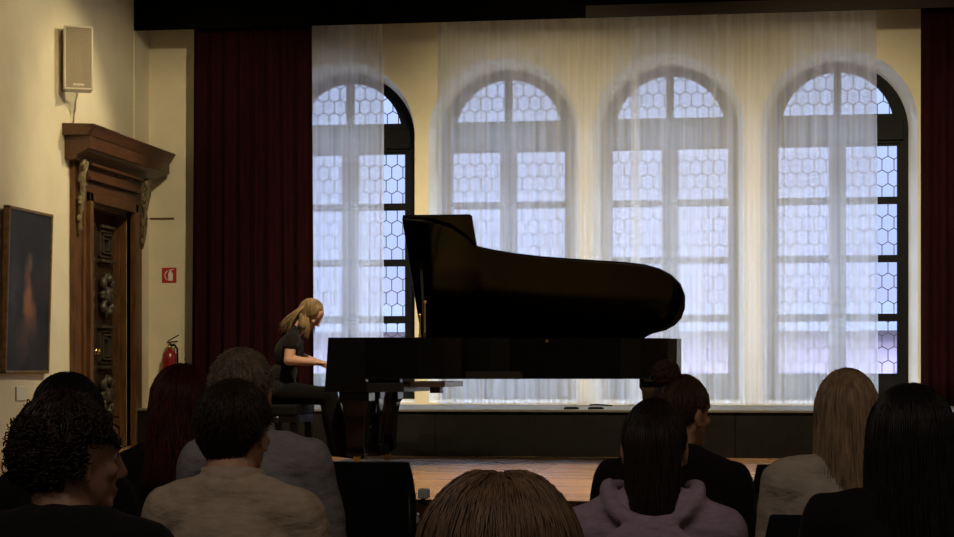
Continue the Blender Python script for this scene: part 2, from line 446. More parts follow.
# pelmet
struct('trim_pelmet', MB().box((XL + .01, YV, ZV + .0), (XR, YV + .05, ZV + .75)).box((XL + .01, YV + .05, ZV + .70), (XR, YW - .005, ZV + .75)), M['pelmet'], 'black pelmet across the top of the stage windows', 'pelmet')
pt = MB(); xa = at(586, 10, y=YV).x  # band covers the lit stretch only, with that light put into its colour
pt.box((xa, YV - .02, ZV - .005), (XR, YV, ZV + .11))
struct('trim_pelmet_band', pt, M['pelmet_trim_lit'], 'brown band along the lower edge of the black pelmet, coloured paler where lit', 'trim')

# ------------------------------------------------------------------ curtains
def pleated(x0, x1, y, z0, z1, amp, per, seed, thick, flare=0.0, nz=14, res=14):
    rnd = random.Random(seed)
    n = int((x1 - x0) / per * res); cols = []
    ph = 0; 
    pts = []
    phases = []
    p = rnd.random() * 6; ampk = 1.0
    for i in range(n + 1):
        u = i / n
        p += 2 * pi / res * (0.75 + 0.5 * noise.noise(Vector((u * 11 + seed, 0, 0))) + .25)
        a = amp * (0.75 + 0.7 * noise.noise(Vector((u * 17 + seed * 3, 5, 0))))
        phases.append((u, p, a))
    vs = []; fs = []
    for j in range(nz + 1):
        v = j / nz; z = z1 + (z0 - z1) * v
        for (u, p, a) in phases:
            k = 0.55 + 0.45 * v
            dx = noise.noise(Vector((u * 6, v * 1.5, seed))) * .02
            x = x0 + (x1 - x0) * u + dx * v + (u - .5) * flare * v
            yy = y + sin(p + .5 * noise.noise(Vector((u * 5, v * 2, seed + 4)))) * a * k
            vs.append((x, yy, z))
    m = n + 1
    for j in range(nz):
        for i in range(n):
            fs.append((j * m + i, j * m + i + 1, (j + 1) * m + i + 1, (j + 1) * m + i))
    mb = MB().add(vs, fs)
    if thick:
        b = len(vs)
        mb.add([(x, yy + thick, z) for x, yy, z in vs], [f[::-1] for f in fs])
        mb.f += [(i, i + b, i + 1 + b, i + 1) for i in range(n)]
        mb.f += [(nz * m + i, nz * m + i + 1, nz * m + i + 1 + b, nz * m + i + b) for i in range(n)]
        mb.f += [(j * m, (j + 1) * m, (j + 1) * m + b, j * m + b) for j in range(nz)]
        mb.f += [(j * m + n, j * m + n + b, (j + 1) * m + n + b, (j + 1) * m + n) for j in range(nz)]
    return mb
YC1 = YV + .12; YC2 = YV + .33
def cx(px, y, py=200): return at(px, py, y=y).x
zt = ZV + .10
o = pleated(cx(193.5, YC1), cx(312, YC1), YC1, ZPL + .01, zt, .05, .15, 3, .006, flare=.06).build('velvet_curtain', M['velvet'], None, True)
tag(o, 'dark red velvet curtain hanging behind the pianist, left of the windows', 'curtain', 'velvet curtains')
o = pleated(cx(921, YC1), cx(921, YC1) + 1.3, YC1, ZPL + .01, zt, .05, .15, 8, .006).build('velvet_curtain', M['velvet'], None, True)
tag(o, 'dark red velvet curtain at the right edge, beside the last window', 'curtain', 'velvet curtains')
sheers = [(308, 384, 21, 0, 'narrow sheer white curtain over the first window, next to the dark red curtain', 0.0),
          (438, 640, 22, 0.01, 'wide sheer white curtain behind the middle of the piano', 0.0),
          (632, 876, 23, -.05, 'wide sheer white curtain over the third and fourth windows', 0.05)]
for a, b, sd, dy, lb, fl in sheers:
    o = pleated(cx(a, YC2), cx(b, YC2), YC2 + dy, ZPL + .012, zt, .028, .105, sd, 0, flare=fl).build('sheer_curtain', M['sheer'], None, True)
    tag(o, lb, 'curtain', 'sheer curtains')

# ------------------------------------------------------------------ door portal on the left wall
DR = empty('door_1', (XL, (DY0 + DY1) / 2, STG), 0, 'carved walnut door portal with heavy projecting cornice on the left wall', 'door', None, 'structure')
yc = (DY0 + DY1) / 2; hwid = (DY1 - DY0) / 2; H = DZ1 - STG
FY0 = at(69.5, 300, x=XL).y - yc; FY1 = at(137.5, 300, x=XL).y - yc       # outer edges of the frame
# mouldings are drawn in local x (out of the wall), y (along), z
zfb = at(90, 148, x=XL + .25).z - STG
jm = MB()
for (ya, yb) in ((FY0, -hwid), (hwid, FY1)):
    jm.box((0, ya, 0), (.05, yb, zfb - .05))
    s = 1 if yb > 0 else -1
    inn = -hwid if s < 0 else hwid
    jm.box((0, inn, 0), (.10, inn + s * .09, H + .09))                       # raised inner architrave
    jm.box((0, inn + s * .13, 0), (.075, inn + s * .20, H + .12))
    jm.box((0, inn + s * .08, 0), (.12, inn + s * .26, .22))                 # plinth block
jm.box((0, FY0, 0), (.05, -hwid, .01))
jm.build('jamb', M['wood'], DR, bevel=.008)
lt = MB()
lt.box((0, -hwid - .09, H), (.10, hwid + .09, H + .09)); lt.box((0, -hwid - .12, H + .09), (.075, hwid + .12, H + .20))
lt.box((0, -hwid - .14, H + .20), (.125, hwid + .14, H + .235))
lt.box((0, -hwid - .12, H + .235), (.085, hwid + .12, H + .33)); lt.box((0, -hwid - .15, H + .33), (.14, hwid + .15, H + .36))
lt.build('lintel', M['woodmould'], DR, bevel=.008)
# inner linings of the doorway
ln = MB(); ln.box((-.40, -hwid, 0), (0, -hwid + .03, H)); ln.box((-.40, hwid - .03, 0), (0, hwid, H)); ln.box((-.40, -hwid, H - .03), (0, hwid, H))
ln.box((-.28, hwid - .045, .3), (-.06, hwid - .03, H - .25)); ln.box((-.28, -hwid + .03, .3), (-.06, -hwid + .045, H - .25))
ln.build('lining', M['wood'], DR, bevel=.005)
# frieze and cornice: profile extruded along the wall with a broken-forward centre
ztop = at(97.8, 126.8, x=XL + .28).z - STG
zfb = at(90, 148, x=XL + .25).z - STG
cyA = at(90.3, 143, x=XL + .25).y - yc; cyB = at(169.5, 172, x=XL + .25).y - yc
cn = MB()
prof = [(0, zfb - .10), (.16, zfb - .10), (.19, zfb - .05), (.30, zfb - .02), (.34, zfb), (.38, zfb), (.38, zfb + .11), (.40, zfb + .12), (.43, zfb + .17), (.47, zfb + .21), (.47, ztop), (0, ztop + .02)]
prof = [(x * .66, z) for x, z in prof]
cn.prism([(x, cyA, z) for x, z in prof], (0, cyB - cyA, 0))
cn.prism([(x * .64, cyA - .06, z + (.0 if z < zfb + .15 else 0)) for x, z in [(0, zfb + .12), (.38, zfb + .12), (.43, zfb + .17), (.47, zfb + .21), (.47, ztop), (0, ztop + .02)]], (0, cyB - cyA + .12, 0))
cn.prism([(0, cyA + .1, ztop), (.27, cyA + .1, ztop), (.25, cyA + .1, ztop + .03), (0, cyA + .1, ztop + .04)], (0, .7, 0))
cn.build('cornice', M['woodmould'], DR, bevel=.006)
fz = MB()
fz.box((0, -hwid - .16, H + .36), (.07, hwid + .16, zfb - .10))
for k in range(4):
    ya = -hwid + .02 + k * (2 * hwid - .04) / 4
    fz.box((.06, ya + .03, H + .40), (.095, ya + (2 * hwid - .04) / 4 - .03, zfb - .14))
fz.build('frieze', M['wood'], DR, bevel=.008)
# scrolled side brackets
def scroll(y0, s, name):
    mb = MB()
    zt_, zb_ = zfb - .08, H - .35
    def vol(cy, cz, R, turns, r0, x=.10, dirn=1):
        pts = []; rs = []
        n = 26
        for i in range(n + 1):
            a = turns * 2 * pi * i / n; rr = R * (1 - .82 * i / n)
            pts.append((x, cy + s * dirn * rr * cos(a), cz + rr * sin(a))); rs.append(r0 * (1 - .4 * i / n))
        mb.tube(pts, rs, 7)
    vol(y0, zt_ - .07, .060, 1.4, .024, .12)
    vol(y0 - s * .015, zt_ - .24, .050, 1.3, .020, .10, -1)
    vol(y0 + s * .008, zt_ - .42, .040, 1.2, .018, .09)
    mb.tube([(.12, y0 - s * .04, zt_ - .02), (.11, y0 + s * .03, zt_ - .16), (.095, y0 - s * .025, zt_ - .32), (.085, y0 + s * .02, zt_ - .46), (.075, y0, zt_ - .62), (.06, y0, zb_)], [.03, .034, .03, .026, .022, .010], 8)
    for k in range(7):
        z = zt_ - .10 - k * .09
        mb.sphere((.095 - k * .004, y0 + s * (.03 if k % 2 else -.028), z), (.024, .022, .034), 8, 6)
    return mb.build(name, M['gilt'], DR, True)
scroll(FY0 + .07, -1, 'scroll_bracket'); scroll(FY1 - .03, 1, 'scroll_bracket')
# door leaf with carved relief
lf = MB().box((-.40, -hwid, 0), (-.34, hwid, H))
leaf = lf.build('door_leaf', M['wooddark'], DR); leaf.location.x = .21
def relief(cyl, zc, w, h):
    mb = MB()
    for k, (g, d) in enumerate(((0, .03), (.035, .05), (.07, .035))):
        a, b = w - g, h - g
        t_ = .018
        mb.box((-.35, cyl - a, zc - b), (-.34 + d, cyl - a + t_, zc + b)); mb.box((-.35, cyl + a - t_, zc - b), (-.34 + d, cyl + a, zc + b))
        mb.box((-.35, cyl - a, zc - b), (-.34 + d, cyl + a, zc - b + t_)); mb.box((-.35, cyl - a, zc + b - t_), (-.34 + d, cyl + a, zc + b))
    mb.box((-.35, cyl - w - .03, zc - h - .05), (-.28, cyl + w + .03, zc - h - .02)); mb.box((-.35, cyl - w - .03, zc + h + .02), (-.28, cyl + w + .03, zc + h + .05))
    return mb.build('relief_panel', M['carved'], leaf, bevel=.004)
def cartouche(cyl, zc, w, h):
    mb = MB()
    for s in (-1, 1):
        for q in (-1, 1):
            pts = [(-.30, cyl + s * (w * .2 + w * .8 * (1 - i / 22) * abs(cos(i / 22 * 2.6 * pi))), zc + q * (h * i / 22)) for i in range(23)]
            mb.tube(pts, [.03 - .014 * i / 22 for i in range(23)], 7)
            mb.sphere((-.30, cyl + s * w * .7, zc + q * h * .55), (.04, .05, .06), 10, 7)
    mb.sphere((-.31, cyl, zc), (.06, w * .5, h * .42), 14, 10)
    mb.sphere((-.29, cyl, zc + h * .75), (.05, w * .3, h * .2), 12, 8); mb.sphere((-.29, cyl, zc - h * .75), (.05, w * .3, h * .2), 12, 8)
    return mb.build('carved_cartouche', M['carved'], leaf, True)
for s in (-1, 1):
    cyl = s * hwid * .48; w = hwid * .27
    zz = lambda py: at(105, py, x=XL - .36).z - STG
    relief(cyl, (zz(236) + zz(262)) / 2, w, (zz(236) - zz(262)) / 2)
    cartouche(cyl, (zz(277) + zz(320)) / 2, w, (zz(277) - zz(320)) / 2)
    relief(cyl, (zz(332) + zz(364)) / 2, w, (zz(332) - zz(364)) / 2)
    cartouche(cyl, (zz(375) + zz(415)) / 2, w, (zz(375) - zz(415)) / 2)
MB().sphere((-.30, .03, .95), .03, 12, 8).lathe((-.34, .03, .95), [(.035, 0), (.03, .03)], 12, Matrix.Rotation(pi / 2, 3, 'Y')).build('handle', M['brass'], leaf, True)
MB().box((-.345, -.012, 0), (-.325, .012, H)).build('meeting_stile', M['wooddark'], leaf, bevel=.004)

# ------------------------------------------------------------------ things on the left wall
# painting
ya, yb = at(5.5, 300, x=XL + .05).y, at(49.5, 300, x=XL + .05).y
zt_ = at(28, 209.5, x=XL + .06).z; zb_ = at(28, 373.5, x=XL + .03).z
P = empty('painting', (XL + .01, (ya + yb) / 2, (zt_ + zb_) / 2), 0, 'tall dark oil painting of a shadowy figure in thin frame, left of door', 'painting')
P.rotation_euler = (0, radians(1.6), 0)
hw_, hh_ = (yb - ya) / 2, (zt_ - zb_) / 2
fm = MB(); e = .028
fm.box((.0, -hw_, -hh_), (.06, -hw_ + e, hh_)); fm.box((.0, hw_ - e, -hh_), (.06, hw_, hh_)); fm.box((.0, -hw_, -hh_), (.06, hw_, -hh_ + e)); fm.box((.0, -hw_, hh_ - e), (.06, hw_, hh_))
fm.build('picture_frame', M['frame'], P, bevel=.008)
def canvas_mat():
    m = bpy.data.materials.new('dark_oil_canvas'); m.use_nodes = True; nt = m.node_tree; b = nt.nodes['Principled BSDF']
    tc = nt.nodes.new('ShaderNodeTexCoord')
    nz = nt.nodes.new('ShaderNodeTexNoise'); nz.inputs['Scale'].default_value = 3.5; nz.inputs['Detail'].default_value = 6
    nt.links.new(tc.outputs['Object'], nz.inputs['Vector'])
    r = nt.nodes.new('ShaderNodeValToRGB'); r.color_ramp.elements[0].position = .38; r.color_ramp.elements[0].color = (.006, .0055, .006, 1); r.color_ramp.elements[1].position = .72; r.color_ramp.elements[1].color = (.030, .027, .030, 1)
    nt.links.new(nz.outputs['Fac'], r.inputs['Fac']); last = r.outputs['Color']
    # loose painted shapes: (y, z, ry, rz, colour, strength)
    for (y, z, ry, rz, c, st) in ((.10, .02, .13, .34, (.34, .15, .06), .8), (.12, .36, .09, .13, (.17, .11, .075), .7), (.02, -.30, .2, .26, (.085, .05, .03), .8), (-.22, .1, .12, .4, (.05, .048, .06), .7), (.24, -.12, .08, .2, (.20, .085, .04), .5)):
        mp = nt.nodes.new('ShaderNodeMapping'); mp.vector_type = 'TEXTURE'; mp.inputs['Location'].default_value = (0, y, z); mp.inputs['Scale'].default_value = (10, ry, rz)
        ad = nt.nodes.new('ShaderNodeMixRGB'); ad.blend_type = 'ADD'; ad.inputs['Fac'].default_value = .22
        n3 = nt.nodes.new('ShaderNodeTexNoise'); n3.inputs['Scale'].default_value = 7
        nt.links.new(tc.outputs['Object'], n3.inputs['Vector'])
        nt.links.new(tc.outputs['Object'], ad.inputs['Color1']); nt.links.new(n3.outputs['Color'], ad.inputs['Color2'])
        nt.links.new(ad.outputs['Color'], mp.inputs['Vector'])
        g = nt.nodes.new('ShaderNodeTexGradient'); g.gradient_type = 'SPHERICAL'; nt.links.new(mp.outputs['Vector'], g.inputs['Vector'])
        mu = nt.nodes.new('ShaderNodeMath'); mu.operation = 'MULTIPLY'; mu.inputs[1].default_value = st * 1.6; mu.use_clamp = True
        nt.links.new(g.outputs['Fac'], mu.inputs[0])
        mx = nt.nodes.new('ShaderNodeMixRGB'); nt.links.new(mu.outputs[0], mx.inputs['Fac']); nt.links.new(last, mx.inputs['Color1']); mx.inputs['Color2'].default_value = (*c, 1)
        last = mx.outputs['Color']
    nt.links.new(last, b.inputs['Base Color']); b.inputs['Roughness'].default_value = .55
    return m
MB().box((.01, -hw_ + e * .8, -hh_ + e * .8), (.045, hw_ - e * .8, hh_ - e * .8)).build('canvas', canvas_mat(), P)
# small label card under the painting
pc = at(22.5, 393.5, x=XL + .02)
W = MB().box((XL, pc.y - .11, pc.z - .06), (XL + .012, pc.y + .11, pc.z + .06), None).build('label_card', M['signwhite'], None, bevel=.003)
tag(W, 'small white caption card on the wall under the dark painting', 'label')
# loudspeaker
sp0 = at(78.5, 58, x=XL + .19)
SPK = empty('wall_speaker', (XL, sp0.y, sp0.z), 0, 'pale box loudspeaker mounted high on the left wall above the door', 'loudspeaker')
sd = at(78, 58, x=XL + .30); k = (sd - EYE).length / F
w_, h_ = 14.0 * k, 31.2 * k
Rz = Matrix.Translation((.19, 0, 0)) @ Matrix.Rotation(radians(26), 4, 'Z')
MB().box((-w_, -.0, -h_), (w_, .2, h_), Rz).build('cabinet', M['white_plastic'], SPK, bevel=.008)
fr = MB()
fe = .016
fr.box((-w_, -.02, -h_), (-w_ + fe, 0, h_), Rz).box((w_ - fe, -.02, -h_), (w_, 0, h_), Rz).box((-w_, -.02, -h_), (w_, 0, -h_ + fe), Rz).box((-w_, -.02, h_ - fe), (w_, 0, h_), Rz)
fr.build('bezel', M['white_plastic'], SPK, bevel=.003)
MB().box((-w_ + fe, -.012, -h_ + fe), (w_ - fe, -.002, h_ - fe), Rz).build('grille', M['grille'], SPK)
MB().box((-.05, -.018, -h_ + .035), (.05, -.011, -h_ + .055), Rz).build('badge', M['white_plastic'], SPK)
MB().box((0, .16, -.10), (.03, .28, .10)).box((.02, .18, -.03), (.24, .24, .03)).build('bracket', M['darkmetal'], SPK, bevel=.005)
zc_ = at(66, 126, x=XL + .02).z - sp0.z
MB().tube([(.10, .10, -h_ + .05), (.12, .16, -h_ - .02), (.05, .30, -h_ - .05), (.012, .32, zc_)], .008).build('cable', M['white_plastic'], SPK, True)

# fire sign and extinguisher on the window-side pier
a = at(162, 282.5, y=YW); b = at(176.5, 268, y=YW)
SG = empty('fire_extinguisher_sign', ((a.x + b.x) / 2, YW, (a.z + b.z) / 2), 0, 'square red sign with white extinguisher symbol on the wall by the corner', 'sign')
q = (b.x - a.x) / 2
MB().box((-q, -.006, -q), (q, 0, q)).build('sign_board', M['signred'], SG, bevel=.001)
ic = MB()
ic.prism([(x * q, -.008, z * q) for x, z in ((-.12, -.72), (.52, -.72), (.52, .22), (.40, .40), (.0, .40), (-.12, .22))], (0, .003, 0))
ic.box((.08 * q, -.008, .4 * q), (.32 * q, -.005, .58 * q)); ic.prism([(x * q, -.008, z * q) for x, z in ((-.02, .56), (.62, .74), (.62, .84), (-.02, .68))], (0, .003, 0))
pts = []
for i in range(13):
    aa = radians(110 + 130 * i / 12); pts.append((.05 * q + .62 * q * cos(aa), -.007, -.05 * q + .66 * q * sin(aa)))
ic.tube(pts, .05 * q * 1.2, 6)
ic.build('extinguisher_symbol', M['signwhite'], SG)
ex = at(169.5, 360, y=YW - .10)
ztop = at(169, 349, y=YW - .1).z; zbot = ztop - .46
EX = empty('fire_extinguisher', (ex.x, YW - .10, zbot), 0, 'red fire extinguisher hanging on the wall under the red sign', 'fire extinguisher')
R_ = .077
MB().lathe((0, 0, 0), [(.05, 0), (R_, .02), (R_, .36), (R_ * .9, .41), (.045, .445), (.025, .46), (.025, .475)], 24).build('cylinder', M['red'], EX, True)
MB().lathe((0, 0, .47), [(.028, 0), (.028, .02), (.02, .025), (.02, .05), (.012, .055)], 14).build('valve', M['brass'], EX, True)
MB().prism([(-.03, -.012, .52), (.09, -.012, .535), (.09, -.012, .547), (-.03, -.012, .532)], (0, .024, 0)).prism([(-.02, -.010, .535), (.10, -.010, .600), (.10, -.010, .612), (-.02, -.010, .547)], (0, .02, 0)).build('handle', M['rubber'], EX, bevel=.003)
MB().tube([(.02, 0, .50), (.06, -.01, .50), (.09, -.02, .46), (.095, -.02, .36), (.09, -.02, .15)], .011).build('hose', M['rubber'], EX, True)
MB().box((-.082, -.082, .10), (.082, .10, .12)).box((-.03, .06, .05), (.03, .10, .45)).build('bracket', M['darkmetal'], EX)
MB().box((-.05, -R_ - .002, .16), (.05, -.02, .30)).build('label_sheet', M['signwhite'], EX) if False else None

# small dark items lying on the platform behind the piano
for (pa, pb, lb, nm) in ((564.5, 578.5, 'flat dark floor socket box on the platform, left one behind the piano', 'floor_box'), (588.5, 603.5, 'flat dark floor socket box on the platform, right one behind the piano', 'floor_box')):
    a = at(pa, 408.3, y=YSK + .22); b = at(pb, 408.3, y=YSK + .22)
    r = empty(nm, ((a.x + b.x) / 2, a.y, ZPL), 0, lb, 'socket box')
    w = (b.x - a.x) / 2
    MB().box((-w, -.05, 0), (w, .05, .018)).build('base', M['rubber'], r, bevel=.004)
    MB().box((-w * .8, -.04, .018), (w * .8, .04, .024)).build('lid', M['darkmetal'], r, bevel=.002)
a = at(598, 401, y=YSK + .6)
cb = MB()
pts = [at(590, 405, z=ZPL + .006), at(594, 404.6, z=ZPL + .008), at(600, 404.8, z=ZPL + .01), at(606, 405.2, z=ZPL + .008), at(612, 405.6, z=ZPL + .006)]
o = cb.tube(pts, .008).build('power_cable', M['rubber'], None, True); tag(o, 'thin black cable lying on the platform right of the socket boxes', 'cable')

# ------------------------------------------------------------------ grand piano
Y1, Y2 = 14.5, 16.0
PXL = at(325.5, 360, y=Y1).x
ZR = at(500, 337, y=Y1).z                       # top of the rim
ZCB = at(540, 379, y=Y1 + .4).z                 # underside of the case
PI_ = empty('grand_piano', (0, 0, STG), 0, 'long black concert grand piano with its lid raised on the stage', 'piano')
ZO = Vector((0, 0, STG))
def proj(p):
    d = Vector(p) - EYE; xx = d.x * CA + d.y * SA; yy = -d.x * SA + d.y * CA
    return 477 + F * xx / yy, HZ - F * d.z / yy
# lid angle so that the raised edge meets the photograph
lo, hi = radians(20), radians(60); LW = 1.50; ZH = ZR - .015
XF = -2.90
for _ in range(40):
    th = (lo + hi) / 2
    y_ = proj((XF + .25, Y2 - LW * cos(th), ZH + LW * sin(th)))[1]
    if y_ > 219: lo = th
    else: hi = th
def lid_uv(px, py):
    """lid coordinates (x, distance from hinge) of a pixel"""
    d = ray(px, py); n = Vector((0, sin(th), cos(th)))      # lid normal
    h = Vector((0, Y2, ZH)); t = (h - EYE).dot(n) / d.dot(n)
    p = EYE + d * t
    return p.x, (p - h).dot(Vector((0, -cos(th), sin(th))))
XF = lid_uv(401.5, 217)[0]
outp = [(474, 247), (484, 249.5), (495, 251.8), (515, 255), (540, 258), (570, 260.3), (600, 262.3), (625, 263.8), (645, 266.3), (660, 270.5), (672, 277), (681, 286), (685.3, 297), (685, 309), (681.5, 318.5), (675, 325.5), (666, 330.5), (652, 334)]
uv = [lid_uv(*p) for p in outp]
vlast = max(.03, uv[-1][1])
lid_out = [(XF - .05, 0.0), (XF, LW), (XF + .18, LW * .985), (XF + .38, LW * .93), (XF + .50, LW * .84)] + uv + [(uv[-1][0] - .12, 0.0)]
lid_out = [(x, max(v, 0)) for x, v in lid_out]
E1 = Vector((0, -cos(th), sin(th))); NN = Vector((0, sin(th), cos(th)))
HG = Vector((0, Y2, ZH)) - ZO
lid = MB().prism([HG + Vector((x, 0, 0)) + E1 * v for x, v in lid_out], NN * .024).build('lid', M['ebony'], PI_, bevel=.005)
xfl = lid_uv(472.5, 225)[0]
MB().prism([HG + Vector((x, 0, 0)) + E1 * v + NN * .026 for x, v in ((XF - .05, .01), (XF, LW), (xfl - .02, LW), (xfl, LW - .02), (xfl, .01))], NN * .024).build('lid_flap', M['ebony'], PI_, bevel=.005)
MB().tube([HG + Vector((XF + .05, .0, .005)), HG + Vector((uv[-1][0] - .15, .0, .005))], .009).build('lid_hinge', M['brass'], PI_)
# case outline in plan = lid laid flat
plan = [(x, Y2 - v) for x, v in lid_out]
xt = max(x for x, _ in plan)
shrink = (at(681, 350, y=Y1 + .9).x - xt)
plan = [(x + shrink * max(0, min(1, (x - XF) / (xt - XF))), min(Y2, max(Y1, y + .02))) for x, y in plan]
XK = PXL + .30                                   # where the solid case begins behind the keys
case_out = [(XK, Y2), (XK, Y1)] + [p for p in plan[2:]]
def offset_in(poly, d):
    n = len(poly); out = []
    area = sum(poly[i][0] * poly[(i + 1) % n][1] - poly[(i + 1) % n][0] * poly[i][1] for i in range(n))
    sg = 1 if area > 0 else -1
    for i in range(n):
        p0, p1, p2 = Vector(poly[i - 1]), Vector(poly[i]), Vector(poly[(i + 1) % n])
        e1 = (p1 - p0).normalized(); e2 = (p2 - p1).normalized()
        n1 = Vector((-e1.y, e1.x)) * sg; n2 = Vector((-e2.y, e2.x)) * sg
        m = (n1 + n2); m = m.normalized() if m.length > 1e-6 else n1
        out.append(tuple(p1 + m * d / max(.5, m.dot(n1))))
    return out
inn = offset_in(case_out, .05)
n = len(case_out)
rim = MB()
zb, zt2 = ZCB - STG, ZR - STG
vs = [(x, y, zb) for x, y in case_out] + [(x, y, zt2) for x, y in case_out] + [(x, y, zb) for x, y in inn] + [(x, y, zt2) for x, y in inn]
fs = []
for i in range(n):
    j = (i + 1) % n
    fs += [(i, j, n + j, n + i), (n + i, n + j, 3 * n + j, 3 * n + i), (2 * n + j, 2 * n + i, 3 * n + i, 3 * n + j), (i, 2 * n + i, 2 * n + j, j)]
rim.add(vs, fs)
rim.build('case', M['ebony'], PI_, bevel=.004)
MB().prism([(x, y, zb + .06) for x, y in inn], (0, 0, .02)).build('soundboard', M['spruce'], PI_)
MB().prism([(x, y, zt2 - .09) for x, y in offset_in(inn, .04)], (0, 0, .02)).build('iron_plate', M['plate'], PI_)
br = MB()
for yy in (Y1 + .35, Y1 + .75, Y1 + 1.15): br.box((XK, yy - .04, zb), (XK + (1.2 if yy < Y1 + .5 else 2.1), yy + .04, zb + .06))
br.build('under_beam', M['ebonysatin'], PI_)
# keyboard end
zkb = at(360, 392, y=Y1 + .05).z - STG
for (ya, yb) in ((Y1, Y1 + .10), (Y2 - .10, Y2)):
    MB().prism([(PXL - .01, ya, zkb), (PXL + .02, ya, zt2), (XK + .02, ya, zt2), (XK + .02, ya, zkb)], (0, yb - ya, 0)).build('key_cheek', M['ebony'], PI_, bevel=.008)
MB().box((PXL + .0, Y1 + .02, zkb), (PXL + .62, Y2 - .02, zkb + .07)).build('keybed', M['ebonysatin'], PI_, bevel=.004)
MB().box((PXL + .015, Y1 + .10, zkb + .07), (PXL + .04, Y2 - .10, zkb + .12)).build('key_slip', M['ebony'], PI_, bevel=.003)
wk = MB(); bk = MB(); kw = (Y2 - Y1 - .26) / 52
for i in range(52):
    y = Y2 - .13 - i * kw
    wk.box((PXL + .045, y - kw + .0008, zkb + .10), (PXL + .195, y - .0008, zkb + .142))
    if i % 7 not in (1, 4) and i < 51: bk.box((PXL + .095, y - kw - .005, zkb + .14), (PXL + .195, y - kw + .005, zkb + .155))
wk.build('white_keys', M['ivory'], PI_); bk.build('black_keys', M['ebonysatin'], PI_)
MB().prism([(PXL + .195, Y1 + .10, zkb + .10), (PXL + .215, Y1 + .10, zt2 - .03), (PXL + .235, Y1 + .10, zt2 - .03), (PXL + .215, Y1 + .10, zkb + .10)], (0, Y2 - Y1 - .2, 0)).build('fallboard', M['ebony'], PI_, bevel=.004)
MB().box((PXL + .23, Y1 + .10, zt2 - .05), (XK + .30, Y2 - .10, zt2 - .03)).build('pin_block_cover', M['ebony'], PI_)
# added strip beneath the case; its pale grey paints in a reflection
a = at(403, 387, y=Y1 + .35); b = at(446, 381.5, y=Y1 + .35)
MB().box((a.x, Y1 + .3, a.z - STG), (b.x, Y2 - .3, b.z - STG)).build('reflection_strip', M['greyreflection'], PI_, bevel=.004)
a = at(431, 393, y=Y1 + .5); b = at(441, 386, y=Y1 + .5)
MB().box((a.x, Y1 + .45, a.z - STG), (b.x, Y1 + .62, b.z - STG + .02)).build('beam_block', M['ebonysatin'], PI_, bevel=.003)
a = at(644, 381.5, y=Y1 + .6); 
MB().box((a.x, Y1 + .62, a.z - STG), (a.x + .16, Y1 + 1.4, zb + .02)).build('tail_block', M['ebonysatin'], PI_, bevel=.003)
# legs
def pleg(x, y, top):
    lg = MB()
    rg = []
    for (w, z) in ((.07, .085), (.08, .11), (.07, .16), (.085, .40), (.10, top - .10), (.12, top - .07), (.12, top)):
        rg.append([(x - w, y - w, z), (x + w, y - w, z), (x + w, y + w, z), (x - w, y + w, z)])
    lg.rings(rg)
    o = lg.build('leg', M['ebony'], PI_, bevel=.008)
    c = MB().lathe((x, y, .065), [(.03, 0), (.03, .03)], 12)
    c.lathe((x + .012, y - .012, .038), [(.038, 0), (.038, .024)], 18, Matrix.Rotation(pi / 2, 3, 'X'))
    c.box((x - .02, y - .03, .03), (x + .03, y - .022, .08)).box((x - .02, y + .01, .03), (x + .03, y + .018, .08))
    c.build('caster', M['brass'], o)
lx = at(357, 420, y=Y1 + .16).x
pleg(lx, Y1 + .16, zkb); pleg(lx, Y2 - .16, zkb); pleg(at(655, 430, y=Y1 + .95).x, Y1 + .95, zb)
# pedal lyre
ly = MB(); yl = (Y1 + Y2) / 2; xl = at(376.5, 420, y=yl).x
for s in (-1, 1):
    ly.tube([(xl, yl + s * .05, .16), (xl, yl + s * .13, .30), (xl, yl + s * .14, .42), (xl, yl + s * .07, .56), (xl, yl + s * .06, zkb)], [.03, .03, .028, .026, .03], 10)
    ly.tube([(xl, yl + s * .035, .16), (xl, yl + s * .035, zkb)], .009)
ly.box((xl - .07, yl - .17, .07), (xl + .07, yl + .17, .16)); ly.box((xl - .05, yl - .10, .16), (xl + .04, yl + .10, zkb)); ly.box((xl - .05, yl - .12, zkb - .06), (xl + .05, yl + .12, zkb))
lyo = ly.build('pedal_lyre', M['ebony'], PI_, bevel=.004)
for s in (-1, 0, 1):
    MB().prism([(xl - .06, yl + s * .085 - .02, .10), (xl - .06, yl + s * .085 + .02, .10), (xl - .17, yl + s * .085 + .028, .085), (xl - .19, yl + s * .085, .082), (xl - .17, yl + s * .085 - .028, .085)], (0, 0, .012)).build('pedal', M['brass'], lyo)
MB().tube([(xl + .03, yl - .09, .15), (xl + .12, yl - .12, zb)], .008).tube([(xl + .03, yl + .09, .15), (xl + .12, yl + .12, zb)], .008).build('lyre_brace', M['ebonysatin'], lyo)
# lid prop
pa = Vector((at(425, 337, y=Y1 + .03).x, Y1 + .03, zt2))
pu, pv = lid_uv(421, 262)
pb = HG + Vector((pu, 0, 0)) + E1 * pv
MB().tube([pa, pb], .011).build('lid_prop', M['ebonysatin'], PI_)
pf_ = MB()
for k in (0.0, .10): pf_.lathe((pa.x - .045 + k * .4, Y1 + .06, zt2), [(.012, 0), (.012, .02), (.007, .03), (.007, .16 + k), (.011, .17 + k), (.011, .185 + k)], 12)
pf_.build('prop_fitting', M['brass'], PI_, True)
lk = at(547, 341, y=Y1)
MB().lathe((lk.x, Y1 - .002, lk.z - STG), [(.012, 0), (.012, .004)], 12, Matrix.Rotation(pi / 2, 3, 'X')).build('lock', M['brass'], PI_)

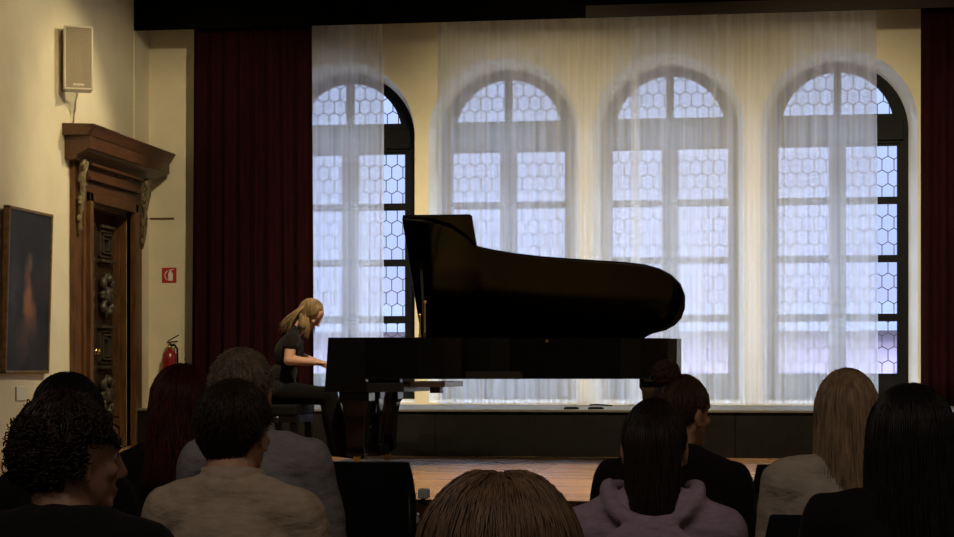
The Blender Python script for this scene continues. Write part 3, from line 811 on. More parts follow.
# ------------------------------------------------------------------ people
def vox(name, mb, size, m, parent, smooth=6, wr=0.0, wscale=(7, 7, 7), keep=None):
    me0 = mb.mesh('temporary'); o = bpy.data.objects.new('temporary', me0); COL.objects.link(o)
    md = o.modifiers.new('r', 'REMESH'); md.mode = 'VOXEL'; md.voxel_size = size
    if smooth:
        ms = o.modifiers.new('s', 'SMOOTH'); ms.iterations = smooth; ms.factor = .5
    dg = bpy.context.evaluated_depsgraph_get(); dg.update()
    me = bpy.data.meshes.new_from_object(o.evaluated_get(dg))
    bpy.data.objects.remove(o); bpy.data.meshes.remove(me0)
    me.name = name
    if wr > 0:
        nrm = [v.normal.copy() for v in me.vertices]
        for v, nn in zip(me.vertices, nrm):
            c = Vector((v.co.x * wscale[0], v.co.y * wscale[1], v.co.z * wscale[2]))
            v.co += nn * wr * (noise.noise(c) + .6 * noise.noise(c * 2.3) + (1.1 * (.3 - abs(noise.noise(Vector((c.x * .8 + c.z * .5, c.y * .8, c.z * 1.1 - c.x * .4)) + Vector((9, 3, 1))))) if wr > .0055 else 0))
    me.materials.clear()
    return link_mesh(name, me, m, parent, True)

def head_frame(c, yaw=0, pitch=0, roll=0):
    return Matrix.Translation(c) @ Matrix.Rotation(yaw, 4, 'Z') @ Matrix.Rotation(-pitch, 4, 'X') @ Matrix.Rotation(roll, 4, 'Y')

def add_head(mb, Hm, neck_base):
    R = Hm.to_3x3()
    def E(c, r, rot=None): mb.sphere(Hm @ Vector(c), r, 20, 14, R if rot is None else R @ rot)
    def K(a, b, ra, rb): mb.capsule(Hm @ Vector(a), Hm @ Vector(b), ra, rb)
    E((0, -.012, .018), (.075, .094, .092))
    E((0, .030, -.045), (.058, .060, .078))
    E((0, .045, .03), (.062, .045, .06))
    E((0, .066, -.097), (.026, .022, .018))
    for s in (-1, 1):
        K((s * .052, -.005, -.055), (s * .018, .07, -.095), .018, .016)       # jaw
        E((s * .040, .058, -.028), (.022, .024, .022))                        # cheek
        K((s * .012, .084, .022), (s * .044, .072, .022), .010, .009)         # brow
        E((s * .077, -.008, -.018), (.010, .020, .033), Matrix.Rotation(s * .25, 3, 'Z'))
        E((s * .079, .002, -.045), (.007, .010, .012))
        E((s * .012, .095, -.040), (.009, .010, .008))                        # nostril
    K((0, .084, .015), (0, .108, -.032), .009, .013)
    E((0, .086, -.066), (.024, .012, .007)); E((0, .085, -.078), (.021, .012, .008))
    mb.capsule(Hm @ Vector((0, -.025, -.06)), neck_base, .056, .064)

def face_parts(parent, Hm):
    for s in (-1, 1):
        e = MB().sphere(Hm @ Vector((s * .031, .069, .003)), .0125, 12, 8).build('eye', M['eye'], parent, True)
        MB().sphere(Hm @ Vector((s * .031, .0795, .003)), .0055, 10, 6).build('iris', M['iris'], e, True)
    R = Hm.to_3x3()
    MB().sphere(Hm @ Vector((0, .091, -.066)), (.020, .007, .004), 12, 8, R).sphere(Hm @ Vector((0, .090, -.075)), (.017, .007, .0045), 12, 8, R).build('lips', M['lip'], parent, True)

def add_hand(mb, wrist, d, up, side, curl=(18, 32, 30), spread=.006):
    """five separate fingers; side = +1 when the thumb lies toward d x up"""
    d = Vector(d).normalized(); up = Vector(up); up = (up - d * up.dot(d)).normalized(); s = d.cross(up).normalized() * side
    w = Vector(wrist)
    R = Matrix((s, d, up)).transposed()
    mb.sphere(w + d * .050, (.041, .054, .015), 16, 10, R)
    mb.capsule(w - d * .01, w + d * .02, .024, .026)
    for i, (off, L) in enumerate(((.030, .072), (.010, .080), (-.011, .075), (-.031, .058))):
        p = w + d * (.088 - (0.012 if i == 3 else 0)) + s * off
        dirn = d + s * (off * spread * 30)
        ang = 0
        for k, fr in enumerate((.46, .30, .24)):
            ang += radians(curl[k]); v = (dirn.normalized() * cos(ang) - up * sin(ang))
            q = p + v * L * fr
            mb.capsule(p, q, .0088 - k * .0009, .0082 - k * .0011, 10); p = q
        mb.sphere(w + d * .085 + s * off + up * .003, (.010, .012, .010), 10, 6, R)
    p = w + d * .022 + s * .028 - up * .004
    for k, (L, tw) in enumerate(((.038, .9), (.032, .55), (.026, .25))):
        v = (d * (.7 + k * .25) + s * tw - up * .35).normalized(); q = p + v * L
        mb.capsule(p, q, .0125 - k * .0015, .0115 - k * .0018, 10); p = q

# hair
def hair_path(phi, dl, zend, E, n=16, tuck=False, flare=0.0, back=0.0, wig=0.0, sd=0, th0=.10, part=0.0):
    rx, ry, rz, cy, cz = E
    pts = []
    rx += dl; ry += dl; rz += dl
    z_eq = cz
    # arc part then fall
    total_arc = pi / 2 * (rz + ry) / 2
    ze = zend
    if ze >= z_eq or tuck:
        cth = max(-.98, min(1, (ze - cz) / rz)); thE = math.acos(cth)
        for i in range(n + 1):
            th = th0 + (thE - th0) * i / n
            pts.append(Vector((rx * sin(th) * sin(phi), cy - ry * sin(th) * cos(phi), cz + rz * cos(th))))
    else:
        fall = z_eq - ze; na = max(4, int(n * total_arc / (total_arc + fall))); nb = n - na
        for i in range(na + 1):
            th = th0 + (pi / 2 - th0) * i / na
            pts.append(Vector((rx * sin(th) * sin(phi), cy - ry * sin(th) * cos(phi), cz + rz * cos(th))))
        for i in range(1, nb + 1):
            f = i / nb
            kx = 1 + flare * f
            pts.append(Vector((rx * sin(phi) * kx, cy - ry * cos(phi) * (1 - .15 * f) - back * f, z_eq - fall * f)))
    if part:
        for p in pts:
            if p.z > cz + .03: p.z -= part * math.exp(-(p.x / .026) ** 2)
    if wig:
        for i, p in enumerate(pts):
            f = i / len(pts)
            p.x += wig * f * noise.noise(Vector((sd, p.z * 9, 1))); p.y += wig * f * noise.noise(Vector((sd, p.z * 9, 7)))
    return pts

def make_hair(name, Hm, parent, m, zfun, E=(.088, .106, .112, -.014, .006), phim=2.1, strands=500, r=.0018, thick=.022, tuck=False, flare=0.0, back=0.0, wig=.006, jit=.012, frizz=0.0, noise_amp=.0, down=None, top_noise=0, sdr=.007, part=0.0):
    rnd = random.Random(hash(name) % 100 + strands + int(E[0] * 1e4))
    mb = MB()
    cols, rows = 44, 20
    def P(phi, dl, **k): return hair_path(phi, dl, zfun(phi), E, rows, tuck, flare, back, part=part, **k)
    grid_o = [P(-phim + 2 * phim * i / cols, 0, th0=.02) for i in range(cols + 1)]
    grid_i = [P(-phim + 2 * phim * i / cols, -thick, th0=.02) for i in range(cols + 1)]
    if noise_amp:
        for g in grid_o:
            for p in g:
                q = noise.noise(p * 28) * noise_amp + noise.noise(p * 60) * noise_amp * .5
                dv = (p - Vector((0, E[3], E[4]))); dv.z *= .5
                p += dv.normalized() * q
    vs = [p for g in grid_o for p in g] + [p for g in grid_i for p in g]
    R1 = rows + 1; B = (cols + 1) * R1
    fs = []
    for i in range(cols):
        for j in range(rows):
            a = i * R1 + j
            fs.append((a, a + R1, a + R1 + 1, a + 1)); fs.append((B + a, B + a + 1, B + a + R1 + 1, B + a + R1))
    for i in range(cols):
        a = i * R1; fs.append((a, B + a, B + a + R1, a + R1)); a = i * R1 + rows; fs.append((a, a + R1, B + a + R1, B + a))
    for j in range(rows):
        fs.append((j, j + 1, B + j + 1, B + j)); a = cols * R1 + j; fs.append((a, B + a, B + a + 1, a + 1))
    mb.add([Hm @ v for v in vs], fs)
    # crown filler
    mb.sphere(Hm @ Vector((0, E[3], E[4] + E[2] * .50)), (E[0] * .80, E[1] * .80, E[2] * .42), 20, 12, Hm.to_3x3())
    for k in range(strands):
        phi = (rnd.random() * 2 - 1) * phim
        dl = rnd.random() * sdr + .001
        ze = zfun(phi) + (rnd.random() - .6) * jit
        pts = hair_path(phi, dl, ze, E, 14, tuck, flare, back, wig, k * 1.7, th0=.05 + rnd.random() * .5, part=part)
        if frizz:
            pts = [p + Vector((rnd.uniform(-1, 1), rnd.uniform(-1, 1), rnd.uniform(-1, 1))) * frizz for p in pts]
        rr = r * (.6 + .7 * rnd.random())
        mb.tube([Hm @ p for p in pts], [rr * (1 if i < len(pts) - 4 else (len(pts) - i) / 5) for i in range(len(pts))], 3)
    if tuck and top_noise:
        for k in range(top_noise):
            phi = (rnd.random() * 2 - 1) * phim; a = rnd.random() * 1.9
            d = Vector((E[0] * sin(a) * sin(phi), -E[1] * sin(a) * cos(phi), E[2] * cos(a)))
            p = Vector((0, E[3], E[4])) + d
            if p.z < zfun(phi): continue
            nrm = d.normalized(); tang = Vector((sin(phi), -cos(phi), -.6)).normalized()
            L = .007 + rnd.random() * .009
            q = p + (nrm * .35 + tang * .8 + Vector((rnd.uniform(-.4, .4), rnd.uniform(-.4, .4), rnd.uniform(-.4, .4)))) * L
            mb.tube([Hm @ (p - nrm * .004), Hm @ ((p + q) / 2 + nrm * .002), Hm @ q], [.0010, .0008, .0004], 3)
    return mb.build('hair', m, parent, True)

def curls(Hm, parent, m, E, num, zfun, phim, R=.012):
    rnd = random.Random(5); mb = MB()
    C = Vector((0, E[3], E[4]))
    for k in range(num):
        phi = (rnd.random() * 2 - 1) * phim; a = math.acos(1 - rnd.random() * 1.55)
        d = Vector((E[0] * sin(a) * sin(phi), -E[1] * sin(a) * cos(phi), E[2] * cos(a)))
        p = C + d * (.90 + .1 * rnd.random())
        if p.z < zfun(phi): continue
        nrm = d.normalized(); tang = (Vector((0, 0, -1)) + nrm * .5 + Vector((rnd.uniform(-.7, .7), rnd.uniform(-.7, .7), rnd.uniform(-.5, .5)))).normalized()
        s1 = tang.orthogonal().normalized(); s2 = tang.cross(s1); L = .012 + rnd.random() * .022; r0 = R * (.6 + .6 * rnd.random()); ph = rnd.random() * 6
        pts = [p + tang * L * i / 12 + (s1 * cos(ph + i * .9) + s2 * sin(ph + i * .9)) * r0 for i in range(13)]
        mb.tube([Hm @ q for q in pts], [.0028 * (1 - .6 * i / 12) for i in range(13)], 4)
    return mb

def seated(name, px, t, py_top, W, label, top_m, hair_fn, yaw=0, pitch=.08, roll=0, lean=0.0, rz=0.0, hx=0.0, hairlift=.015, hood=False, collar=None, sleeves=True, trousers=None, skin=None, zsh=-.335, bpx=None, group='audience'):
    if bpx is not None: hx = (px - bpx) * t / F
    """a seated listener, back to the camera; px, py_top: where the head shows"""
    b = at(px if bpx is None else bpx, HZ, t=t)
    T = at(px, py_top, t=t).z - hairlift
    root = empty('person', (b.x, b.y, 0), rz, label, 'person', group)
    hc = Vector((hx, .03 + lean, T - .110)); nb = Vector((hx * .5, lean * .8 - .02, T - .265))
    Hm = head_frame(hc, yaw, pitch, roll)
    sw = W / 2 - .062; zs = T + zsh
    sh = [Vector((s * sw, lean * .7 - .02, zs)) for s in (-1, 1)]
    el = [Vector((s * (sw + .045), lean * .4 + .05, zs - .275)) for s in (-1, 1)]
    wr = [Vector((s * .09, .30, .625)) for s in (-1, 1)]
    hip = [Vector((s * .085, .0, .545)) for s in (-1, 1)]; kn = [Vector((s * .12, .44, .535)) for s in (-1, 1)]
    an = [Vector((s * .12, .42, .10)) for s in (-1, 1)]
    def torso(mb, g):
        mb.sphere((0, 0, .56), (.165 + g, .125 + g, .115 + g), 20, 12)
        mb.sphere((0, lean * .3 + .0, .74), (.140 + g, .105 + g, .17), 20, 12)
        mb.sphere((0, lean * .6 - .012, zs - .10), (sw + .0 + g, .108 + g, .19), 20, 12)
        mb.capsule(sh[0] + Vector((.03, 0, .005)), sh[1] + Vector((-.03, 0, .005)), .058 + g, .058 + g)
        for s in (0, 1):
            mb.capsule(nb + Vector((0, -.012, .0)), sh[s] + Vector((0, -.005, .018)), .050 + g, .040 + g)
    def upper(mb, g, full=True):
        for s in (0, 1):
            mb.capsule(sh[s], el[s], .053 + g, .043 + g)
            if full: mb.capsule(el[s], el[s] + (wr[s] - el[s]) * .94, .042 + g, .029 + g)
    # body (skin)
    mb = MB(); add_head(mb, Hm, nb); torso(mb, 0); upper(mb, 0)
    for s in (0, 1):
        mb.capsule(el[s], wr[s], .041, .026)
        add_hand(mb, wr[s], (-.35 * (1 if s else -1), 1, -.12), (0, 0.1, 1), 1 if s == 0 else -1, (14, 24, 22), .012)
        mb.capsule(hip[s], kn[s], .080, .056); mb.capsule(kn[s], an[s], .054, .036)
        mb.capsule(an[s] + Vector((0, 0, -.03)), an[s] + Vector((0, .15, -.055)), .036, .03)
    body = vox('body', mb, .0055, skin or M['skin'], root, 5)
    face_parts(root, Hm)
    # clothes
    mb = MB(); torso(mb, .016); upper(mb, .013, sleeves)
    if hood:
        pts = []
        for i in range(19):
            a = pi * (-.22 + 1.44 * i / 18); c_ = sin(a)
            pts.append(nb + Vector((.118 * cos(a), -.005 - .105 * c_, .038 - .080 * max(0, c_) ** .8 + .010 * abs(cos(a)))))
        for i in range(18): mb.capsule(pts[i], pts[i + 1], .019, .019, 10)
        mb.sphere(nb + Vector((0, -.115, -.115)), (.125, .030, .085), 18, 10)
    sweater = vox('top', mb, .0075, top_m, root, 4, .0085, (9, 9, 6))
    if collar:
        ring = []
        mbc = MB()
        rgs = []
        for (zz, rr) in ((-.045, .088), (-.01, .080), (.024, .075), (.024, .068), (-.01, .070)):
            rgs.append([nb + Vector((rr * cos(2 * pi * k / 24), .012 + rr * 1.02 * sin(2 * pi * k / 24), zz + .035 + .012 * -sin(2 * pi * k / 24))) for k in range(24)])
        mbc.rings(rgs, False)
        mbc.build('collar', top_m, sweater, True)
    mb = MB(); mb.sphere((0, 0, .555), (.178, .138, .118), 20, 12)
    for s in (0, 1): mb.capsule(hip[s], kn[s], .094, .068); mb.capsule(kn[s], an[s] + Vector((0, 0, .02)), .066, .055)
    vox('trousers', mb, .011, trousers or M['darkcloth'], root, 3, .004)
    for s in (0, 1):
        mb = MB().capsule(an[s] + Vector((0, -.035, -.062)), an[s] + Vector((0, .17, -.066)), .034, .032).capsule(an[s] + Vector((0, 0, .0)), an[s] + Vector((0, .0, -.05)), .042, .042)
        vox('shoe', mb, .011, M['rubber'], root, 3)
    hair_fn(Hm, root)
    return root, b

M['darkcloth'] = cloth('dark_trouser_cloth', (0.012, 0.012, 0.016))
blackc = cloth('black_top_cloth', (0.010, 0.009, 0.010))
short = lambda z_back, z_side, z_front: (lambda p: z_back + (z_side - z_back) * min(1, max(0, (abs(p) - .75) / .75)) if abs(p) < 1.5 else z_side + (z_front - z_side) * min(1, (abs(p) - 1.5) / .9))

audience = []
# curly-haired person, face turned to the right
hm = hairmat('dark_brown_curls', (0.022, 0.012, 0.008))
def h(Hm, r):
    E = (.088, .102, .108, -.020, .012); zf = lambda p: -.135 if abs(p) < 1.25 else (-.03 if abs(p) < 1.65 else .035)
    o = make_hair('curly', Hm, r, hm, zf, E, 2.75, 250, .002, .03, True, jit=.02, frizz=.004, noise_amp=.012)
    curls(Hm, o, hm, (.092, .106, .112, -.020, .012), 1900, lambda p: zf(p), 2.7, .007).build('curls', hm, o, True)
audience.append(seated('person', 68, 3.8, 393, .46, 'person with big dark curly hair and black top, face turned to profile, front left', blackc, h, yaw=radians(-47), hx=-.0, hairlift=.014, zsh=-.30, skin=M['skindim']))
# dark-haired person behind, only the hair shows
hm2 = hairmat('black_hair', (0.010, 0.008, 0.007))
def h(Hm, r): 
    make_hair('b', Hm, r, hm2, short(-.11, -.05, .06), (.096, .110, .112, -.02, .010), 2.35, 500, .0018, .02, True, top_noise=500, frizz=.003, noise_amp=.006)
audience.append(seated('person', 66, 5.6, 374, .42, 'person with short black hair seated beyond the curly-haired listener, below the painting', blackc, h))
# red-haired person
hm3 = hairmat('dark_red_hair', (0.075, 0.008, 0.008))
def h(Hm, r): make_hair('c', Hm, r, hm3, lambda p: -.30, (.100, .112, .116, -.018, .008), 2.0, 700, .0019, .024, False, .06, .05, .014, .05, frizz=.003)
audience.append(seated('person', 181, 6.4, 366, .46, 'person with long dark red hair in a black top, below the fire extinguisher', blackc, h))
# grey short-haired man, pale shirt, next row
hm4 = hairmat('greying_brown_hair', (0.30, 0.22, 0.155))
def h(Hm, r): make_hair('d', Hm, r, hm4, short(-.100, -.005, .055), (.080, .101, .103, -.014, .008), 2.4, 900, .0008, .016, True, sdr=.003, top_noise=3500, frizz=.002, jit=.01)
audience.append(seated('person', 239, 5.3, 344, .435, 'man with short greying hair and grey shirt, below the pianist', creased('grey_shirt', (0.30, 0.29, 0.31)), h, collar=True, bpx=257, zsh=-.318))
# dark-haired man in beige shirt
hm5 = hairmat('dark_brown_hair', (0.040, 0.026, 0.016))
def h(Hm, r): make_hair('e', Hm, r, hm5, short(-.108, -.010, .055), (.081, .103, .105, -.014, .008), 2.4, 900, .0009, .018, True, sdr=.004, top_noise=3500, frizz=.003, noise_amp=.004, jit=.012)
audience.append(seated('person', 232, 4.5, 376, .44, 'man with short dark brown hair and a beige shirt, in front of the grey-haired man', creased('beige_shirt', (0.50, 0.40, 0.30)), h, collar=True, yaw=radians(-10), bpx=236, zsh=-.312))
# fair-haired woman at the very front
hm6 = hairmat('light_brown_hair', (0.17, 0.100, 0.055), .45)
def h(Hm, r): make_hair('f', Hm, r, hm6, lambda p: -.17, (.098, .112, .112, -.016, .006), 2.15, 1700, .0013, .022, False, .34, .02, .010, .03, frizz=.0022, part=.008, sdr=.012)
audience.append(seated('person', 498, 2.45, 472, .41, 'person with light brown parted hair, only the crown showing at the bottom edge', blackc, h))
# woman in lilac hoodie
hm7 = hairmat('dark_hair', (0.022, 0.013, 0.010))
def h(Hm, r):
    o = make_hair('g', Hm, r, hm7, short(-.09, .0, .06), (.076, .099, .103, -.014, .006), 2.4, 700, .0013, .018, True, frizz=.001)
    make_hair('gt', Hm, o, hm7, lambda p: -.235, (.070, .086, .088, -.040, -.005), 1.25, 700, .0016, .03, False, -.10, .025, .008, .03).name = 'ponytail'
audience.append(seated('person', 654, 4.85, 395, .475, 'woman in a lilac hooded sweatshirt with long dark hair down her back', creased('lilac_sweatshirt', (0.44, 0.33, 0.44)), h, hood=True))
# woman with a bun
hm8 = hairmat('brown_bun_hair', (0.095, 0.052, 0.030))
def h(Hm, r):
    o = make_hair('h', Hm, r, hm8, short(-.09, -.03, .06), (.077, .098, .102, -.012, .006), 2.4, 700, .0014, .016, True, frizz=.0015)
    mb = MB(); Bc = Vector((-.012, -.078, .106)); rnd = random.Random(4)
    mb.sphere(Hm @ Bc, (.042, .040, .036), 18, 12)
    for k in range(130):
        a0 = rnd.random() * 6.28; tl = Matrix.Rotation(rnd.uniform(-1.2, 1.2), 3, 'X') @ Matrix.Rotation(rnd.uniform(-1.2, 1.2), 3, 'Y'); rr = .040 + rnd.random() * .007
        pts = [Hm @ (Bc + tl @ Vector((rr * cos(a0 + i * .25), rr * sin(a0 + i * .25), rnd.uniform(-.004, .004)))) for i in range(11)]
        mb.tube(pts, .0022, 3)
    mb.build('bun', hm8, o, True)
audience.append(seated('person', 682, 6.0, 371, .50, 'woman with brown hair in a high bun and dark top, beyond the lilac sweatshirt', cloth('dark_brown_top', (0.016, 0.011, 0.010)), h, yaw=radians(-40), pitch=.12, bpx=673))
# blonde woman in white knit
hm9 = hairmat('blonde_hair', (0.40, 0.27, 0.16), .4)
def h(Hm, r): make_hair('i', Hm, r, hm9, lambda p: -.30 - .04 * cos(p), (.079, .101, .108, -.016, .006), 2.05, 1300, .0016, .022, False, .02, .035, .010, .06, frizz=.001)
audience.append(seated('person', 847, 5.1, 367, .45, 'blonde woman with long straight hair in a cream jumper, at right', creased('cream_knit', (0.56, 0.48, 0.39)), h, zsh=-.30))
# black-haired person at the right edge
def h(Hm, r): make_hair('j', Hm, r, hm2, lambda p: -.33, (.092, .108, .112, -.016, .006), 2.05, 900, .0017, .024, False, .12, .04, .010, .05, frizz=.001)
audience.append(seated('person', 912, 4.2, 384, .48, 'person with long black hair and black top at the right edge', blackc, h, zsh=-.295))

# ------------------------------------------------------------------ chairs
def make_chair(x, y, rz, label, arms=False, top=.885):
    root = empty('conference_chair', (x, y, 0), rz, label, 'chair', 'black audience chairs')
    MB().box((-.225, -.20, .40), (.225, .26, .455)).build('seat', M['chairblack'], root, bevel=.02)
    mb = MB(); rg = []
    for k in range(9):
        f = k / 8; z = .52 + (top - .52) * f; yb = -.235 - .06 * f; w = .23 - .004 * (k - 4) ** 2 * .4
        c = .018 * (1 - ((f - .5) * 2) ** 2)
        rg.append([(-w, yb + .01, z), (-w * .5, yb - c - .012, z), (0, yb - c - .016, z), (w * .5, yb - c - .012, z), (w, yb + .01, z), (w, yb + .045, z), (0, yb + .025 - c, z), (-w, yb + .045, z)])
    mb.rings(rg).build('backrest', M['chairblack'], root, bevel=.008)
    for sx in (-1, 1):
        MB().tube([(sx * .215, .23, .41), (sx * .225, .25, .01)], .012, 10).build('leg', M['chairmetal'], root, True)
        MB().tube([(sx * .20, -.17, .41), (sx * .22, -.27, .01)], .012, 10).build('leg', M['chairmetal'], root, True)
        MB().tube([(sx * .205, -.15, .42), (sx * .205, -.225, .50), (sx * .205, -.275, .80)], .011, 10).build('back_frame', M['chairmetal'], root, True)
        if arms:
            MB().tube([(sx * .25, .20, .40), (sx * .265, .20, .64), (sx * .265, -.05, .66), (sx * .262, -.22, .62), (sx * .235, -.24, .60)], .013, 10).build('armrest', M['chairmetal'], root, True)
    return root
CH = []
pitchy = radians(0)
for (root, b), lb in zip(audience, ('under the curly-haired person', 'under the black-haired person below the painting', 'under the red-haired person', 'under the grey-haired man', 'under the man in the beige shirt', 'under the person at the bottom edge', 'under the woman in the lilac sweatshirt', 'under the woman with the bun', 'under the blonde woman in the cream jumper', 'under the person with long black hair')):
    make_chair(b.x, b.y, root.rotation_euler.z, 'black upholstered chair ' + lb, False, .935 if 'blonde' in lb else .885)
# empty front-row chairs
tF = 8.3
e1 = at(415, HZ, t=tF); yF = e1.y
c1 = make_chair(e1.x - .18, yF, 0, 'empty black front-row chair with grey arm caps, below the piano legs', True, .92)
for (sx, sy, pxx, pyy) in ((1, 0, 424, 493.5), (1, 0, 413, 518)):
    p = at(pxx, pyy, y=yF + (.16 if pyy < 500 else -.2))
    q = p - Vector((c1.location.x, c1.location.y, 0))
    MB().box((q.x - .024, q.y - .03, q.z - .022), (q.x + .024, q.y + .03, q.z + .022)).build('arm_cap', M['greycap'], c1, bevel=.009)
    MB().tube([(q.x, q.y, q.z - .02), (q.x - .02, q.y, q.z - .035), (.235, q.y - .0, q.z - .06), (.225, q.y, .43)], .011, 8).build('arm_bracket', M['chairmetal'], c1, True)
e2 = at(755, HZ, y=yF)
make_chair(e2.x + .215, yF, 0, 'empty black front-row chair beside the blonde woman', False, .92)
e3 = at(18, HZ, y=yF)
make_chair(e3.x - .232, yF, 0, 'empty black front-row chair at the left edge, below the caption card', False, .92)

# ------------------------------------------------------------------ pianist and bench
yP = (Y1 + Y2) / 2
def pp(px, py, dy=0): return at(px, py, y=yP + dy)
seat = pp(286, 404)
BN = empty('piano_bench', (seat.x, yP, STG), 0, 'low black padded piano bench under the pianist', 'bench')
bz = seat.z - STG
MB().box((-.17, -.30, bz - .09), (.17, .30, bz)).build('cushion', M['rubber'], BN, bevel=.02)
MB().box((-.16, -.29, bz - .15), (.16, .29, bz - .09)).build('apron', M['ebonysatin'], BN, bevel=.004)
for sx in (-1, 1):
    for sy in (-1, 1): MB().rings([[(sx * .13 + a * w, sy * .25 + b_ * w, z) for a, b_ in ((-1, -1), (1, -1), (1, 1), (-1, 1))] for w, z in ((.02, 0), (.03, bz - .15))]).build('leg', M['ebonysatin'], BN, bevel=.003)
    MB().lathe((0, sx * .30, bz - .12), [(.03, -.015), (.03, .015)], 14, Matrix.Rotation(pi / 2, 3, 'X')).build('height_knob', M['ebonysatin'], BN, True)
PR = empty('person', (seat.x, yP, STG), 0, 'woman pianist in black with long blonde hair, bent over the keyboard', 'person')
O = Vector((seat.x, yP, STG))
def q_(px, py, dy=0): return pp(px, py, dy) - O
hc = q_(311.5, 313.5); nb = q_(297, 329)
Hm = Matrix.Translation(hc) @ Matrix.Rotation(-pi / 2, 4, 'Z') @ Matrix.Rotation(radians(-44), 4, 'X') @ Matrix.Rotation(radians(4), 4, 'Y')
shN, shF = q_(291.5, 340, -.155), q_(294.5, 340, .155)
elN, elF = q_(289, 360, -.20), q_(297, 356, .19)
wrN, wrF = q_(316, 362.5, -.10), q_(317, 362, .12)
hips = [q_(283, 393, -.09), q_(283, 393, .09)]
kns = [q_(330, 396, -.11), q_(328, 396, .11)]
ans = [q_(342, 446, -.10), q_(336, 446, .12)]
chest = q_(289, 352); belly = q_(283, 374)
def ptorso(mb, g):
    Rt = Matrix.Rotation(radians(22), 3, 'Y')
    mb.sphere(q_(282.5, 391), (.125 + g, .165 + g, .12 + g), 20, 12)
    mb.sphere(belly, (.098 + g, .13 + g, .15), 20, 12, Rt)
    mb.sphere(chest, (.098 + g, .152 + g, .17), 20, 12, Rt)
    mb.capsule(shN + Vector((0, .02, 0)), shF + Vector((0, -.02, 0)), .052 + g, .052 + g)
    for s in (shN, shF): mb.capsule(nb + Vector((-.012, 0, -.005)), s + Vector((0, 0, .012)), .042 + g, .036 + g)
mb = MB(); add_head(mb, Hm, nb); ptorso(mb, 0)
for sN, eN, wN, s in ((shN, elN, wrN, 1), (shF, elF, wrF, -1)):
    mb.capsule(sN, eN, .049, .043); mb.capsule(eN, wN, .045, .027)
    add_hand(mb, wN, (1, .02 * s, -.12), (.1, 0, 1), -s, (20, 34, 30), .006)
for hp, kn, an in zip(hips, kns, ans):
    mb.capsule(hp, kn, .08, .056); mb.capsule(kn, an, .052, .034); mb.capsule(an + Vector((0, 0, -.03)), an + Vector((.14, 0, -.06)), .034, .028)
vox('body', mb, .0042, M['skin'], PR, 5)
face_parts(PR, Hm)
mb = MB(); ptorso(mb, .014)
for sN, eN in ((shN, elN), (shF, elF)): mb.capsule(sN, sN + (eN - sN) * .24, .064, .066)
vox('shirt', mb, .007, cloth('black_shirt', (0.012, 0.012, 0.011)), PR, 4, .006, (9, 9, 9))
mb = MB(); mb.sphere(q_(282.5, 393), (.14, .18, .115), 20, 12)
for hp, kn, an in zip(hips, kns, ans): mb.capsule(hp, kn, .095, .075); mb.capsule(kn, an + Vector((0, 0, .01)), .074, .075)
vox('trousers', mb, .010, cloth('black_trouser_cloth', (0.003, 0.003, 0.0035)), PR, 3, .005)
for an in ans:
    mb = MB().capsule(an + Vector((-.03, 0, -.055)), an + Vector((.16, 0, -.075)), .034, .03).capsule(an + Vector((0, 0, -.01)), an + Vector((0, 0, -.05)), .04, .04)
    vox('shoe', mb, .009, M['rubber'], PR, 3)
# her hair: over the skull, then falling straight down beside the face and behind the neck
hmP = hairmat('blonde_pianist_hair', (0.30, 0.205, 0.105), .4)
rnd = random.Random(21); mb = MB()
Ep = (.084, .104, .106, -.014, .008)
gd = Hm.to_3x3()
vs = []; cols, rws = 40, 14; fs = []
zfp = short(-.115, -.07, .062)
for dl in (0, -.016):
    for i in range(cols + 1):
        phi = -2.35 + 4.7 * i / cols
        vs += [Hm @ p for p in hair_path(phi, dl, zfp(phi), Ep, rws, True)]
R1 = rws + 1; B = (cols + 1) * R1
for i in range(cols):
    for j in range(rws):
        a = i * R1 + j; fs += [(a, a + R1, a + R1 + 1, a + 1), (B + a, B + a + 1, B + a + R1 + 1, B + a + R1)]
    a = i * R1 + rws; fs.append((a, a + R1, B + a + R1, B + a))
mb.add(vs, fs)
mb.sphere(Hm @ Vector((0, -.014, .065)), (.066, .082, .048), 18, 10, gd)
for k in range(750):
    phi = rnd.uniform(-2.35, 2.35); pts = [Hm @ p for p in hair_path(phi, rnd.random() * .006, zfp(phi), Ep, 12, True, th0=.05 + rnd.random() * .4)]
    mb.tube(pts, .0016, 3)
def lock(s, p0, p1, n, w, L0):
    for k in range(n):
        f = rnd.random()
        a = Vector(p0) + (Vector(p1) - Vector(p0)) * f
        st = Hm @ a
        L = L0 * (.7 + .3 * rnd.random())
        dx = rnd.uniform(-1, 1) * w; dy = rnd.uniform(-1, 1) * w
        pts = [st + Vector((dx * t_ + .01 * sin(t_ * 3), dy * t_ - s * .0, -L * t_)) for t_ in (0, .15, .3, .45, .6, .75, .9, 1)]
        mb.tube(pts, [.003, .003, .003, .003, .0028, .0024, .0016, .0008], 4)
lock(1, (.074, -.075, -.045), (.078, .012, -.025), 200, .016, .135)
lock(1, (.074, -.02, -.035), (.078, .012, -.025), 60, .014, .19)
lock(-1, (-.074, -.075, -.045), (-.078, .012, -.025), 160, .016, .16)
# strands that lie over her nape and back
for k in range(420):
    yy = rnd.uniform(-.078, .078)
    p0 = Hm @ Vector((yy, -.105 + abs(yy) * .45, .01 + rnd.uniform(-.09, .03)))
    p3 = q_(290 + rnd.uniform(-8, 4), 325 + rnd.uniform(-2, 9)) + Vector((0, -yy * 1.7, .0))
    m1 = p0 * .66 + p3 * .34 + Vector((-.008, 0, .004)); m2 = p0 * .3 + p3 * .7 + Vector((-.008, 0, .006))
    mb.tube([p0, m1, m2, p3], [.004, .004, .0035, .001], 4)
mb.build('hair', hmP, PR, True)

